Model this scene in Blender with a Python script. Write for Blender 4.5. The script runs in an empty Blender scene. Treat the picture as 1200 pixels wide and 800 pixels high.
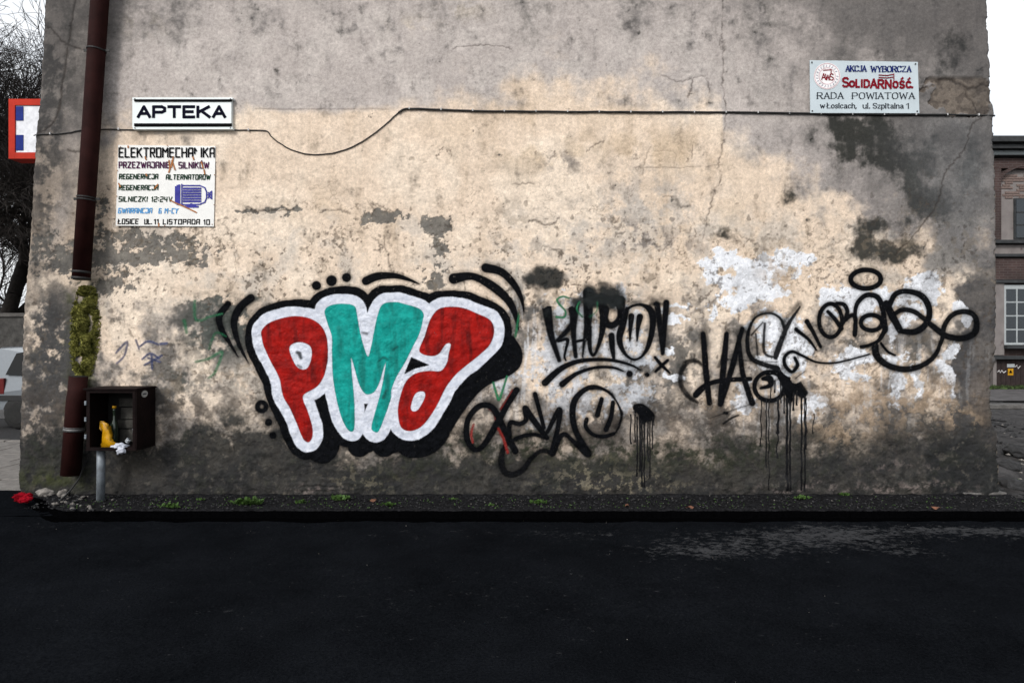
import bpy, bmesh, math, random
import numpy as np
from mathutils import Vector, Matrix
C = bpy.context.scene.collection
S = bpy.context.scene
R = math.radians

# ------------------------------------------------------------------ camera, world, sun, exposure
cam_d = bpy.data.cameras.new('camera')
cam = bpy.data.objects.new('camera', cam_d); C.objects.link(cam)
cam.location = (0, -6, 1.5); cam.rotation_euler = (R(90), 0, 0)
cam_d.lens = 21.6; cam_d.sensor_width = 36; cam_d.clip_end = 500; cam_d.clip_start = 0.05
S.camera = cam
S.view_settings.view_transform = 'Standard'; S.view_settings.look = 'None'
S.view_settings.gamma = 1; S.view_settings.use_curve_mapping = False
S.view_settings.exposure = 0.74
SUN_EL, SUN_AZ = 34, 210          # azimuth clockwise from +Y: behind the camera, to its left
w = bpy.data.worlds.new('World'); S.world = w; w.use_nodes = True
nt = w.node_tree; nt.nodes.clear()
out = nt.nodes.new('ShaderNodeOutputWorld'); bg = nt.nodes.new('ShaderNodeBackground')
sky = nt.nodes.new('ShaderNodeTexSky'); sky.sky_type = 'NISHITA'; sky.sun_disc = False
sky.sun_elevation = R(SUN_EL); sky.sun_rotation = R(SUN_AZ); sky.air_density = 1.0; sky.dust_density = 4.0
hs = nt.nodes.new('ShaderNodeHueSaturation'); hs.inputs['Saturation'].default_value = 0.3
mx = nt.nodes.new('ShaderNodeMix'); mx.data_type = 'RGBA'; mx.inputs[0].default_value = 0.62
tc = nt.nodes.new('ShaderNodeTexCoord'); cn = nt.nodes.new('ShaderNodeTexNoise')
cn.inputs['Scale'].default_value = 3.5; cn.inputs['Detail'].default_value = 6
mp = nt.nodes.new('ShaderNodeMapping'); mp.inputs['Scale'].default_value = (1, 1, 2.5)
cr = nt.nodes.new('ShaderNodeValToRGB')
cr.color_ramp.elements[0].position = .3; cr.color_ramp.elements[0].color = (6.2, 6.8, 7.6, 1)
cr.color_ramp.elements[1].position = .65; cr.color_ramp.elements[1].color = (9.4, 9.5, 9.6, 1)
nt.links.new(tc.outputs['Generated'], mp.inputs[0]); nt.links.new(mp.outputs[0], cn.inputs['Vector'])
nt.links.new(cn.outputs['Fac'], cr.inputs[0])
nt.links.new(sky.outputs[0], hs.inputs['Color']); nt.links.new(hs.outputs[0], mx.inputs[6])
nt.links.new(cr.outputs[0], mx.inputs[7]); nt.links.new(mx.outputs[2], bg.inputs['Color'])
bg.inputs['Strength'].default_value = 0.10
nt.links.new(bg.outputs[0], out.inputs[0])
sl = bpy.data.lights.new('sun', 'SUN'); sl.energy = 1.35; sl.angle = R(14); sl.color = (1, .965, .925)
so = bpy.data.objects.new('sun', sl); C.objects.link(so)
az = R(SUN_AZ); sd_ = Vector((math.sin(az)*math.cos(R(SUN_EL)), math.cos(az)*math.cos(R(SUN_EL)), math.sin(R(SUN_EL))))
so.rotation_euler = sd_.to_track_quat('Z', 'Y').to_euler(); so.location = sd_*20

# ------------------------------------------------------------------ helpers
rnd = random.Random(7)
DIST, FPX = 6.0, 720.0
def P(px, py, y=0.0):
    k = (DIST+y)/FPX
    return Vector(((px-600)*k, y, 1.5+(400-py)*k))
def lin(c):
    c = np.asarray(c, float)/255
    return np.where(c <= .04045, c/12.92, ((c+.055)/1.055)**2.4)
KEXP = 1.22
def alb(c): return tuple(float(v) for v in lin(c)/KEXP)

def mat(name, col=(.5, .5, .5), rough=.8, metal=0, spec=.3, var=.15, scale=20, bump=.1, bscale=60, col2=None, stain=None):
    """Principled with two-scale procedural colour variation and bump. col is linear albedo."""
    m = bpy.data.materials.new(name); m.use_nodes = True
    t = m.node_tree; b = t.nodes['Principled BSDF']
    b.inputs['Roughness'].default_value = rough; b.inputs['Metallic'].default_value = metal
    b.inputs['Specular IOR Level'].default_value = spec
    co = t.nodes.new('ShaderNodeTexCoord')
    n = t.nodes.new('ShaderNodeTexNoise'); n.inputs['Scale'].default_value = scale; n.inputs['Detail'].default_value = 6
    n.inputs['Roughness'].default_value = .65
    t.links.new(co.outputs['Object'], n.inputs['Vector'])
    r = t.nodes.new('ShaderNodeValToRGB')
    c1 = tuple(max(0, v*(1-var)) for v in col); c2 = col2 or tuple(min(1, v*(1+var)) for v in col)
    r.color_ramp.elements[0].position = .35; r.color_ramp.elements[0].color = (*c1, 1)
    r.color_ramp.elements[1].position = .65; r.color_ramp.elements[1].color = (*c2, 1)
    t.links.new(n.outputs['Fac'], r.inputs[0])
    last = r.outputs[0]
    if stain:
        n3 = t.nodes.new('ShaderNodeTexNoise'); n3.inputs['Scale'].default_value = stain[1]; n3.inputs['Detail'].default_value = 8
        n3.inputs['Roughness'].default_value = .7
        t.links.new(co.outputs['Object'], n3.inputs['Vector'])
        mr = t.nodes.new('ShaderNodeMapRange'); mr.inputs[1].default_value = stain[2]; mr.inputs[2].default_value = stain[2]+.08
        t.links.new(n3.outputs['Fac'], mr.inputs[0])
        mm = t.nodes.new('ShaderNodeMix'); mm.data_type = 'RGBA'
        t.links.new(mr.outputs[0], mm.inputs[0]); t.links.new(last, mm.inputs[6]); mm.inputs[7].default_value = (*stain[0], 1)
        last = mm.outputs[2]
    t.links.new(last, b.inputs['Base Color'])
    if bump:
        n2 = t.nodes.new('ShaderNodeTexNoise'); n2.inputs['Scale'].default_value = bscale; n2.inputs['Detail'].default_value = 5
        t.links.new(co.outputs['Object'], n2.inputs['Vector'])
        bp = t.nodes.new('ShaderNodeBump'); bp.inputs['Strength'].default_value = bump*2; bp.inputs['Distance'].default_value = .01
        t.links.new(n2.outputs['Fac'], bp.inputs['Height']); t.links.new(bp.outputs[0], b.inputs['Normal'])
    return m

def tag(o, label=None, cat=None, group=None, kind=None):
    if label: o['label'] = label
    if cat: o['category'] = cat
    if group: o['group'] = group
    if kind: o['kind'] = kind
    return o
def empty(name, loc=(0, 0, 0)):
    o = bpy.data.objects.new(name, None); C.objects.link(o); o.location = loc; o.empty_display_size = .1
    return o
def link(name, me, m=None, parent=None, smooth=False):
    o = bpy.data.objects.new(name, me); C.objects.link(o)
    if m is not None and not me.materials:
        for q in (m if isinstance(m, (list, tuple)) else [m]): me.materials.append(q)
    if smooth: me.polygons.foreach_set('use_smooth', [True]*len(me.polygons))
    if parent is not None:
        o.parent = parent
        o.matrix_parent_inverse = Matrix.Identity(4)
        # meshes are written in world coordinates: take out the (unrotated) parent chain
        off = Vector((0, 0, 0)); p = parent
        while p is not None: off += Vector(p.location); p = p.parent
        o.location = -off
    return o
def obj(name, bm, m=None, parent=None, smooth=False, kind=None):
    me = bpy.data.meshes.new(name); bmesh.ops.recalc_face_normals(bm, faces=bm.faces); bm.to_mesh(me); bm.free()
    o = link(name, me, m, parent, smooth)
    if kind: o['kind'] = kind
    return o
def raw(name, verts, faces, m=None, parent=None, smooth=False, kind=None):
    me = bpy.data.meshes.new(name); me.from_pydata([tuple(v) for v in verts], [], faces); me.update()
    o = link(name, me, m, parent, smooth)
    if kind: o['kind'] = kind
    return o
def box(bm, a, b, bev=0.0, mtx=None):
    a, b = Vector(a), Vector(b); c = (a+b)/2; s = b-a
    r = bmesh.ops.create_cube(bm, size=1)
    M = Matrix.Translation(c) @ Matrix.Diagonal((abs(s.x), abs(s.y), abs(s.z), 1))
    bmesh.ops.transform(bm, matrix=M, verts=r['verts'])
    if bev:
        es = list({e for v in r['verts'] for e in v.link_edges})
        rr = bmesh.ops.bevel(bm, geom=es, offset=bev, segments=2, affect='EDGES', profile=.5)
        vs = rr['verts']
    else: vs = r['verts']
    if mtx is not None:
        vs = list({v for f in bm.faces for v in f.verts} & set(vs)) if bev else vs
        bmesh.ops.transform(bm, matrix=mtx, verts=vs)
    return bm
def newbox(a, b, bev=0.0):
    return box(bmesh.new(), a, b, bev)
def tube(bm, pts, rad, n=8, cap=True):
    pts = [Vector(p) for p in pts]
    rads = rad if isinstance(rad, (list, tuple)) else [rad]*len(pts)
    rings = []; prev = None
    for i, p in enumerate(pts):
        d = (pts[min(i+1, len(pts)-1)]-pts[max(i-1, 0)])
        if d.length < 1e-9: d = Vector((0, 0, 1))
        d.normalize()
        if prev is None:
            u = d.orthogonal().normalized()
        else:
            u = (prev-d*prev.dot(d))
            u = u.normalized() if u.length > 1e-6 else d.orthogonal().normalized()
        prev = u; v = d.cross(u)
        rings.append([bm.verts.new(p+(u*math.cos(k*2*math.pi/n)+v*math.sin(k*2*math.pi/n))*rads[i]) for k in range(n)])
    for a, b in zip(rings[:-1], rings[1:]):
        for k in range(n): bm.faces.new((a[k], a[(k+1) % n], b[(k+1) % n], b[k]))
    if cap:
        bm.faces.new(rings[0][::-1]); bm.faces.new(rings[-1])
    return bm
def catmull(pts, closed=False, sub=6):
    """pts rows of any dimension -> smooth dense rows"""
    pts = np.asarray(pts, float); n = len(pts)
    if n < 3 and not closed:
        t = np.linspace(0, 1, sub+1)[:, None]; return pts[0]*(1-t)+pts[-1]*t
    o = []
    rng = range(n if closed else n-1)
    for i in rng:
        if closed: a, b, c, d = pts[(i-1) % n], pts[i], pts[(i+1) % n], pts[(i+2) % n]
        else: a, b, c, d = pts[max(i-1, 0)], pts[i], pts[i+1], pts[min(i+2, n-1)]
        for k in range(sub):
            t = k/sub
            o.append(.5*((2*b)+(-a+c)*t+(2*a-5*b+4*c-d)*t*t+(-a+3*b-3*c+d)*t**3))
    if not closed: o.append(pts[-1])
    return np.array(o)

# 2-D gradient noise in numpy
_rs = np.random.RandomState(11)
_perm = _rs.permutation(512).astype(np.int64); _perm = np.concatenate([_perm, _perm])
_ang = _rs.rand(512)*2*np.pi; _gx, _gy = np.cos(_ang), np.sin(_ang)
def perlin(x, y, seed=0):
    xi = np.floor(x).astype(np.int64); yi = np.floor(y).astype(np.int64); xf = x-xi; yf = y-yi
    u = xf*xf*xf*(xf*(xf*6-15)+10); v = yf*yf*yf*(yf*(yf*6-15)+10)
    def g(ix, iy, dx, dy):
        h = _perm[(_perm[(ix+seed*17) & 511]+iy+seed*31) & 511]
        return _gx[h]*dx+_gy[h]*dy
    a = g(xi, yi, xf, yf); b = g(xi+1, yi, xf-1, yf); c = g(xi, yi+1, xf, yf-1); d = g(xi+1, yi+1, xf-1, yf-1)
    return ((a*(1-u)+b*u)*(1-v)+(c*(1-u)+d*u)*v)*1.5
def fbm(x, y, wl, oc=4, seed=0, gain=.55, sx=1, sy=1):
    o = 0; a = 1; tot = 0; f = 1.0/wl
    for k in range(oc):
        o = o+a*perlin(x*f*sx+k*7.3, y*f*sy+k*3.1, seed+k); tot += a; a *= gain; f *= 2.03
    o = o/tot
    sd = float(np.std(o)) if o.size > 5000 else 0
    return o*(.46/sd) if sd > .02 else o*2.0
def ss(e0, e1, x):
    t = np.clip((x-e0)/(e1-e0), 0, 1); return t*t*(3-2*t)
def blob(PX, PY, cx, cy, rx, ry, ang=0):
    c, s = math.cos(R(ang)), math.sin(R(ang)); dx, dy = PX-cx, PY-cy
    u = (dx*c+dy*s)/rx; v = (-dx*s+dy*c)/ry
    return np.exp(-(u*u+v*v))
def segdist(PX, PY, a, b):
    dx, dy = b[0]-a[0], b[1]-a[1]; L = dx*dx+dy*dy+1e-9
    t = np.clip(((PX-a[0])*dx+(PY-a[1])*dy)/L, 0, 1)
    return np.hypot(PX-a[0]-t*dx, PY-a[1]-t*dy), t

# ------------------------------------------------------------------ the house wall: a dense relief sheet
Lk = np.array([[-420, 68], [0, 51], [60, 48], [110, 45], [160, 40], [220, 36], [290, 32], [350, 27], [400, 25], [480, 22], [600, 21]], float)
Rk = np.array([[-420, 1152], [0, 1160], [100, 1162], [128, 1165], [136, 1166], [142, 1163.5], [180, 1167], [250, 1169], [360, 1169], [425, 1168], [437, 1163], [492, 1162.5], [506, 1170], [600, 1172]], float)
NC = 1300
rows_main = np.arange(-4, 592, .88)
rows_up = np.linspace(-420, -4, 50)[:-1]
rowsY = np.concatenate([rows_up, rows_main])            # top -> bottom
NR = len(rowsY)
rj = np.array([perlin(np.array([y*.14]), np.array([.5]), 3)[0]*1.6+perlin(np.array([y*.5]), np.array([2.5]), 4)[0]*.8 for y in rowsY])
Le = np.interp(rowsY, Lk[:, 0], Lk[:, 1])+rj*.6; Re = np.interp(rowsY, Rk[:, 0], Rk[:, 1])+rj[::-1]
U = np.linspace(0, 1, NC)
PX = Le[:, None]+(Re-Le)[:, None]*U[None, :]
PY = np.repeat(rowsY[:, None], NC, 1)

def mixc(col, c, m): m = m[..., None]; return col*(1-m)+lin(c)*m
def build_wall_fields():
    n_big = fbm(PX, PY, 160, 4, 1); n_mid = fbm(PX, PY, 45, 5, 5); n_sm = fbm(PX, PY, 14, 4, 9); n_fine = fbm(PX, PY, 4.5, 3, 13)
    n_v = fbm(PX, PY, 30, 4, 21, sx=1.6, sy=.35)           # vertical streaks
    n_a = fbm(PX, PY, 26, 5, 33, gain=.7); n_b = fbm(PX, PY, 60, 5, 41, gain=.65)
    n_c = fbm(PX, PY, 11, 5, 47, gain=.72)
    QX = PX+7*fbm(PX, PY, 40, 3, 61)+3.5*fbm(PX, PY, 11, 3, 62); QY = PY+6*fbm(PX, PY, 36, 3, 64)+3*fbm(PX, PY, 10, 3, 65)
    col = np.ones(PX.shape+(3,))*lin((230, 210, 189))
    col = mixc(col, (242, 226, 207), ss(-.1, .6, n_big+.3*n_mid)*.6)
    col = mixc(col, (198, 176, 152), ss(.0, 1.2, -n_big*.7+n_v*.5)*.5)
    # browner band of worn limewash between the cable and the patches
    col = mixc(col, (196, 173, 144), (blob(PX, PY, 780, 175, 95, 25)*.6+blob(PX, PY, 600, 150, 110, 35)*.35+blob(PX, PY, 640, 190, 50, 20)*.5+blob(PX, PY, 360, 240, 60, 20)*.4+blob(PX, PY, 860, 280, 60, 60)*.35)*ss(-.5, .4, n_mid))
    # --- upper grey wash
    xs = [0, 110, 130, 230, 296, 300, 395, 420, 455, 500, 600, 640, 700, 760, 840, 845, 848, 880, 920, 960, 1000, 1060, 1120, 1200]
    ys = [170, 160, 150, 140, 132, 128, 132, 128, 128, 124, 100, 92, 96, 104, 126, 132, 165, 175, 200, 235, 250, 280, 310, 330]
    bnd = np.interp(PX, xs, ys)
    wdt = np.interp(PX, [0, 280, 300, 460, 520, 840, 850, 1200], [30, 22, 5, 6, 28, 26, 20, 34])
    amp = np.interp(PX, [0, 280, 300, 460, 520, 840, 850, 1200], [35, 24, 3, 3, 30, 30, 20, 60])
    g = ss(-1, 1, (bnd-PY+amp*(n_mid*.8+n_b*.5))/wdt)
    gcol = mixc(mixc(np.ones(col.shape)*lin((184, 176, 172)), (200, 192, 187), ss(-.2, .6, n_b)), (156, 150, 148), ss(.0, 1.1, n_mid*.5+.4*n_sm+.3*n_c)*.6)
    gcol = gcol*1.0
    gcol = mixc(gcol, (100, 99, 100), ss(800, 1100, PX+60*n_b)*.72)
    gcol = mixc(gcol, (112, 106, 102), ss(170, 60, PX+20*n_mid)*.6)
    gcol = mixc(gcol, (130, 127, 124), (blob(PX, PY, 175, 10, 40, 25)+blob(PX, PY, 620, 30, 20, 35)+blob(PX, PY, 520, 15, 40, 12)+blob(PX, PY, 720, 0, 60, 14)+blob(PX, PY, 900, 20, 60, 25)).clip(0, 1)*ss(-.3, .6, n_a*.6+n_c*.5)*.7)
    gcol = mixc(gcol, (196, 184, 168), (blob(PX, PY, 165, 30, 25, 12)+blob(PX, PY, 480, 30, 25, 10)+blob(PX, PY, 540, 10, 30, 14)).clip(0, 1)*.5*ss(-.2, .4, n_a))
    col = col*(1-(g*.93)[..., None])+gcol*(g*.93)[..., None]
    # grey streaks of dirt over the upper part
    up = ss(140, 90, PY)
    col = mixc(col, (100, 97, 95), up*ss(.3, 1.4, n_mid*.35+n_b*.45+n_c*.35+n_sm*.2)*.55)
    col = mixc(col, (104, 101, 101), up*ss(.1, 1.5, n_v*.55+n_c*.35+.35*ss(600, 1150, PX))*.5)
    # --- general patchiness of worn beige
    midz = ss(225, 270, PY)
    col = mixc(col, (206, 199, 190), midz*ss(-.1, .8, n_b)*.5)
    col = mixc(col, (186, 180, 174), (blob(PX, PY, 760, 240, 70, 40)*.9+blob(PX, PY, 680, 280, 60, 30)*.5+blob(PX, PY, 600, 290, 40, 25)*.5)*ss(-.4, .4, n_a)*.8)
    col = mixc(col, (140, 132, 126), (blob(PX, PY, 660, 190, 34, 12)+blob(PX, PY, 750, 280, 40, 14)*.8+blob(PX, PY, 740, 275, 20, 14)+blob(PX, PY, 800, 290, 45, 12)*.7).clip(0, 1)*ss(-.1, .4, n_a)*.8)
    # --- left strip beyond the drainpipe
    lz = ss(112, 96, PX+(PY-160)*.085)
    col = mixc(col, (128, 122, 117), lz*ss(380, 120, PY)*.75)
    col = mixc(col, (70, 69, 68), lz*(.45+blob(PX, PY, 62, 90, 16, 60)*.8+blob(PX, PY, 55, 200, 16, 70)+blob(PX, PY, 50, 165, 14, 22)).clip(0, 1)*ss(-.6, .3, n_a)*.85)
    col = mixc(col, (158, 150, 144), lz*(blob(PX, PY, 72, 250, 11, 45, 18)+blob(PX, PY, 86, 170, 12, 25)).clip(0, 1)*.8)
    # --- crisp places where the wash has fallen and the grey render shows
    def flake(level, k=.12): return ss(level-k*.5, level+k*.5, n_a*.65+n_sm*.45+.10*n_fine)
    zone = lambda *bs: np.clip(sum(blob(QX, QY, *b) for b in bs), 0, 1.2)
    z = zone((180, 278, 75, 11), (150, 300, 50, 14), (215, 300, 45, 14), (110, 305, 22, 18), (75, 312, 18, 20), (120, 245, 14, 22), (140, 330, 20, 14), (52, 290, 20, 30))
    fl = ss(.50, .58, z*.72+n_a*.18+n_c*.34)
    z2 = zone((320, 248, 18, 4), (443, 258, 24, 9), (452, 252, 30, 6), (510, 262, 22, 12), (516, 290, 10, 26), (505, 330, 22, 14), (292, 246, 10, 4), (345, 246, 12, 3))
    fl = np.maximum(fl, ss(.52, .60, z2*.85+n_a*.12+n_c*.32))
    z3 = zone((255, 375, 42, 26), (240, 360, 30, 16), (122, 340, 15, 14), (282, 405, 26, 14), (215, 440, 14, 12))
    fl = np.maximum(fl, ss(.44, .54, z3*.85+n_a*.16+n_c*.16))
    flake_m = fl
    col = mixc(col, (104, 102, 98), fl*.92)
    col = mixc(col, (140, 135, 125), fl*ss(.1, .5, n_sm)*.3)
    # --- soft grey of old overpainting, left strip lower half and band above the plinth
    col = mixc(col, (84, 83, 82), zone((64, 385, 24, 50), (50, 440, 30, 40), (90, 400, 16, 34), (40, 480, 24, 34), (75, 470, 20, 30)).clip(0, 1)*ss(-.75, -.1, n_a)*.95)
    band = ss(335, 380, PY+20*n_mid)
    col = mixc(col, (170, 160, 151), band*ss(-.5, .4, n_b)*.8)
    col = mixc(col, (104, 100, 96), band*ss(.0, .55, n_a*.45+n_b*.65+n_c*.08)*.78)
    col = mixc(col, (120, 116, 112), ss(455, 505, PY+14*n_mid)*.5)
    col = mixc(col, (205, 196, 184), band*zone((290, 450, 60, 32), (240, 450, 30, 18), (350, 475, 30, 20))*ss(-.35, .2, n_a)*.7)
    col = mixc(col, (88, 87, 85), zone((255, 395, 40, 30), (215, 470, 30, 20), (640, 515, 60, 16), (800, 420, 34, 45), (760, 470, 26, 26), (840, 490, 26, 26), (560, 470, 34, 34), (620, 360, 24, 26), (930, 488, 24, 16), (1000, 400, 12, 20), (1075, 420, 16, 26), (1130, 330, 10, 20), (960, 520, 60, 20), (1100, 500, 50, 24), (430, 530, 60, 18), (165, 470, 30, 30), (740, 430, 14, 20), (700, 490, 40, 16)).clip(0, 1)*ss(-.5, .1, n_a+.4*n_c)*.9)
    col = mixc(col, (76, 76, 76), zone((62, 385, 24, 48), (48, 440, 26, 50), (92, 410, 14, 44), (40, 490, 20, 34), (76, 470, 18, 30)).clip(0, 1)*ss(-.9, -.2, n_a+.3*n_c)*.92)
    col = mixc(col, (168, 154, 140), zone((40, 345, 12, 16), (34, 400, 6, 20), (78, 505, 16, 9), (30, 520, 8, 20))*ss(-.2, .2, n_c)*.8)
    col = mixc(col, (78, 82, 78), zone((252, 372, 34, 24), (270, 395, 36, 24), (235, 350, 20, 8), (212, 440, 14, 14), (300, 350, 20, 10)).clip(0, 1)*ss(-.9, -.1, n_a+.5*n_c)*.92)
    # right end: dark render where the wash stops
    rz = ss(-6, 6, PX-(1134+6*n_mid*3+np.interp(PY, [200, 330, 345, 440, 520], [30, 2, -6, -14, -40])))*ss(290, 330, PY)
    col = mixc(col, (70, 70, 72), rz*.92)
    col = mixc(col, (116, 108, 102), ss(430, 450, PY)*ss(1132, 1142, PX)*ss(500, 488, PY)*.8)
    # --- damp black mould under the election sign
    zm = zone((1030, 162, 52, 26), (1050, 190, 40, 18), (1000, 150, 28, 14), (985, 178, 14, 22), (1076, 214, 17, 15, 40), (1025, 262, 24, 9), (1010, 285, 12, 22), (1045, 290, 34, 16), (1100, 235, 22, 16), (1140, 190, 20, 40), (920, 233, 12, 9), (1120, 60, 18, 22), (1062, 300, 20, 8), (812, 242, 14, 3.5), (806, 263, 5, 4), (845, 275, 10, 8), (1080, 250, 18, 20))
    col = mixc(col, (40, 42, 38), ss(.10, 1.05, zm*.9+n_a*.35+n_v*.22+n_c*.14)*.95)
    col = mixc(col, (120, 121, 122), zone((1120, 160, 60, 60), (1130, 240, 40, 60)).clip(0, 1)*.6)
    # --- under the pharmacy sign: run-off
    col = mixc(col, (88, 86, 84), zone((190, 159, 40, 6), (215, 166, 10, 9), (180, 165, 8, 8)).clip(0, 1)*ss(-.2, .5, n_v+n_sm*.5)*.7)
    # --- paint patches in white
    zw = zone((835, 305, 14, 8), (832, 322, 10, 12), (850, 330, 10, 8), (862, 303, 14, 9), (890, 306, 26, 8), (925, 305, 24, 8), (945, 302, 12, 6), (910, 318, 26, 8), (880, 325, 16, 10),
              (858, 350, 15, 11), (882, 347, 12, 11), (907, 345, 13, 11), (893, 335, 20, 8), (865, 362, 9, 6), (995, 345, 26, 9), (968, 345, 9, 14), (972, 362, 9, 12), (1010, 360, 18, 14), (1040, 350, 18, 10), (1085, 330, 18, 12), (1092, 350, 9, 22), (1068, 340, 12, 8), (1070, 365, 12, 12),
              (1010, 415, 26, 9), (990, 430, 16, 10), (1000, 445, 18, 8), (1050, 385, 12, 16), (1052, 420, 14, 8), (1052, 450, 6, 16), (1078, 455, 5, 14), (1072, 440, 5, 12), (1108, 430, 8, 20), (1112, 455, 4, 16), (1045, 465, 5, 14), (1120, 410, 6, 12),
              (900, 385, 20, 18), (925, 395, 18, 22), (940, 415, 10, 18), (915, 440, 12, 16), (955, 470, 13, 12), (945, 490, 8, 8), (875, 480, 14, 8), (870, 462, 9, 14), (835, 365, 3, 13), (800, 357, 12, 4), (783, 362, 6, 4), (792, 375, 12, 5), (785, 412, 6, 8), (788, 442, 12, 6), (905, 425, 16, 12), (1130, 375, 7, 10), (1125, 360, 8, 8))
    wp = ss(.37, .43, zw*.85+n_sm*.12+n_c*.22)*ss(.08, .2, zw)
    col = mixc(col, (236, 239, 245), wp*.96)
    col = mixc(col, (170, 172, 178), wp*ss(.15, .6, n_mid)*.35)
    zw2 = zone((665, 370, 24, 42), (700, 400, 34, 26), (650, 430, 26, 30), (740, 420, 28, 30), (690, 470, 50, 22), (745, 375, 14, 22), (590, 400, 8, 60), (640, 500, 30, 12), (755, 470, 18, 20), (725, 350, 6, 12), (728, 335, 4, 8), (600, 440, 22, 12), (320, 430, 14, 10))
    col = mixc(col, (202, 207, 215), ss(.34, .54, zw2*.6+n_v*.22+n_c*.30)*.78*ss(.1, .3, zw2))
    drp = ss(.25, .5, fbm(PX, PY, 9, 3, 71, sx=1.4, sy=.12))*zone((600, 420, 40, 60), (1060, 440, 60, 34), (900, 470, 50, 30))
    col = mixc(col, (218, 220, 224), drp.clip(0, 1)*.7)
    # --- dirt and pits
    pz = np.interp(PY, [0, 225, 265, 300, 450, 540], [0, .0, .6, .9, .8, .4])*np.interp(PX, [100, 250, 700, 900, 1150], [.6, 1, 1, .85, .8])
    pz = np.maximum(pz, zone((790, 185, 60, 5), (640, 180, 40, 8), (500, 180, 60, 10))*.9)
    n_pit = fbm(PX, PY, 7.5, 3, 51, gain=.7); n_clu = fbm(PX, PY, 50, 3, 57)
    pit = ss(.50, .60, n_pit*.62+n_clu*.42)*pz
    pit2 = ss(.55, .66, fbm(PX, PY, 12, 3, 63)*.6+fbm(PX, PY, 80, 2, 67)*.5)*pz
    col = mixc(col, (76, 66, 56), pit*.8)
    col = mixc(col, (128, 116, 100), pit2*.6)
    dots = ss(.86, .93, fbm(PX, PY, 9, 1, 81)/1.05)
    col = mixc(col, (70, 62, 54), dots*.55*ss(180, 260, PY))
    # hair cracking
    hc = np.exp(-(fbm(PX, PY, 34, 4, 91)/.03)**2)*ss(.05, .3, fbm(PX, PY, 90, 2, 95))*ss(150, 260, PY)
    col = mixc(col, (96, 82, 68), hc*.62)
    # --- damp plinth
    lb = np.interp(PX, [0, 60, 110, 190, 225, 260, 310, 350, 400, 440, 480, 540, 600, 700, 800, 850, 900, 960, 1010, 1060, 1110, 1170],
                   [515, 505, 500, 520, 494, 488, 500, 524, 534, 530, 522, 520, 518, 522, 522, 516, 500, 505, 494, 500, 488, 498])
    dl = PY-lb+14*n_mid+10*n_a+9*n_c
    lw_ = np.interp(PX, [0, 700, 850, 1180], [1, 1.2, 2.2, 2.6]); low = ss(-12*lw_, 14*lw_, dl)
    lcol = np.ones(col.shape)*lin((34, 36, 35))
    lcol = mixc(lcol, (66, 66, 63), ss(.1, .7, n_a*.6+n_c*.5)*.6)
    lcol = mixc(lcol, (27, 28, 28), ss(-.1, .5, n_b*.7+.4*n_c+.3*ss(540, 575, PY))*.75)
    lcol = mixc(lcol, (44, 48, 30), ss(-.1, .5, n_b*.5+n_sm*.4+zone((600, 530, 140, 14), (780, 540, 140, 20), (60, 545, 40, 30))*.7-.25)*.6)
    lcol = mixc(lcol, (150, 141, 118), zone((700, 560, 60, 12), (690, 545, 40, 12), (740, 570, 60, 6), (430, 560, 40, 14), (45, 560, 12, 12), (360, 585, 30, 5)).clip(0, 1)*ss(.2, .5, n_c)*.9)
    lcol = mixc(lcol, (132, 120, 116), zone((1040, 572, 30, 5), (1100, 570, 40, 4), (940, 572, 60, 3), (370, 572, 26, 5), (1050, 545, 40, 6)).clip(0, 1)*ss(.0, .5, n_c)*.8)
    col = col*(1-(low*.93)[..., None])+lcol*(low*.93)[..., None]
    col = mixc(col, (98, 88, 79), ss(-75, -4, dl)*(1-low)*ss(-.8, .5, n_a+.2*n_c)*.8)
    col = mixc(col, (176, 154, 130), zone((1010, 475, 70, 22), (990, 500, 40, 16), (1090, 470, 40, 20), (900, 300, 20, 8), (910, 325, 20, 20), (830, 470, 10, 14), (1130, 490, 20, 8)).clip(0, 1)*ss(.0, .18, n_a+.4*n_sm)*.65)
    col = mixc(col, (112, 106, 96), low*ss(.5, .8, n_c*.8+n_b*.3)*.55)
    col = mixc(col, (20, 22, 20), low*ss(.35, .8, -n_c*.6+n_a*.4+.3*ss(545, 575, PY))*.6)
    col = mixc(col, (40, 46, 26), ss(-22, 6, dl)*zone((560, 515, 60, 14), (640, 520, 70, 18), (770, 530, 110, 22), (880, 530, 60, 18), (480, 550, 60, 20), (40, 540, 30, 30)).clip(0, 1)*ss(-.3, .5, n_c+.3*n_a)*.75)
    # green algae where the broken pipe leaks
    al = zone((99, 375, 15, 34), (97, 345, 10, 12), (96, 430, 12, 30), (90, 480, 12, 30), (60, 560, 40, 10)).clip(0, 1)
    col = mixc(col, (74, 80, 34), al*ss(-.6, .2, n_sm)*.85)
    # fallen plaster at the upper right corner and by the pipe
    rp = ss(-.05, .05, np.minimum(1.0-np.hypot((PX-1128)/40, (PY-108)/26), 3)+.35*n_sm)*ss(88, 94, PY)*ss(146, 140, PY-(PX-1100)*-.1)
    col = mixc(col, (128, 116, 104), rp*.85); col = mixc(col, (82, 74, 68), rp*ss(.1, .4, n_sm)*.6)
    # --- drawn cracks
    crack = np.zeros(PX.shape)
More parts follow.
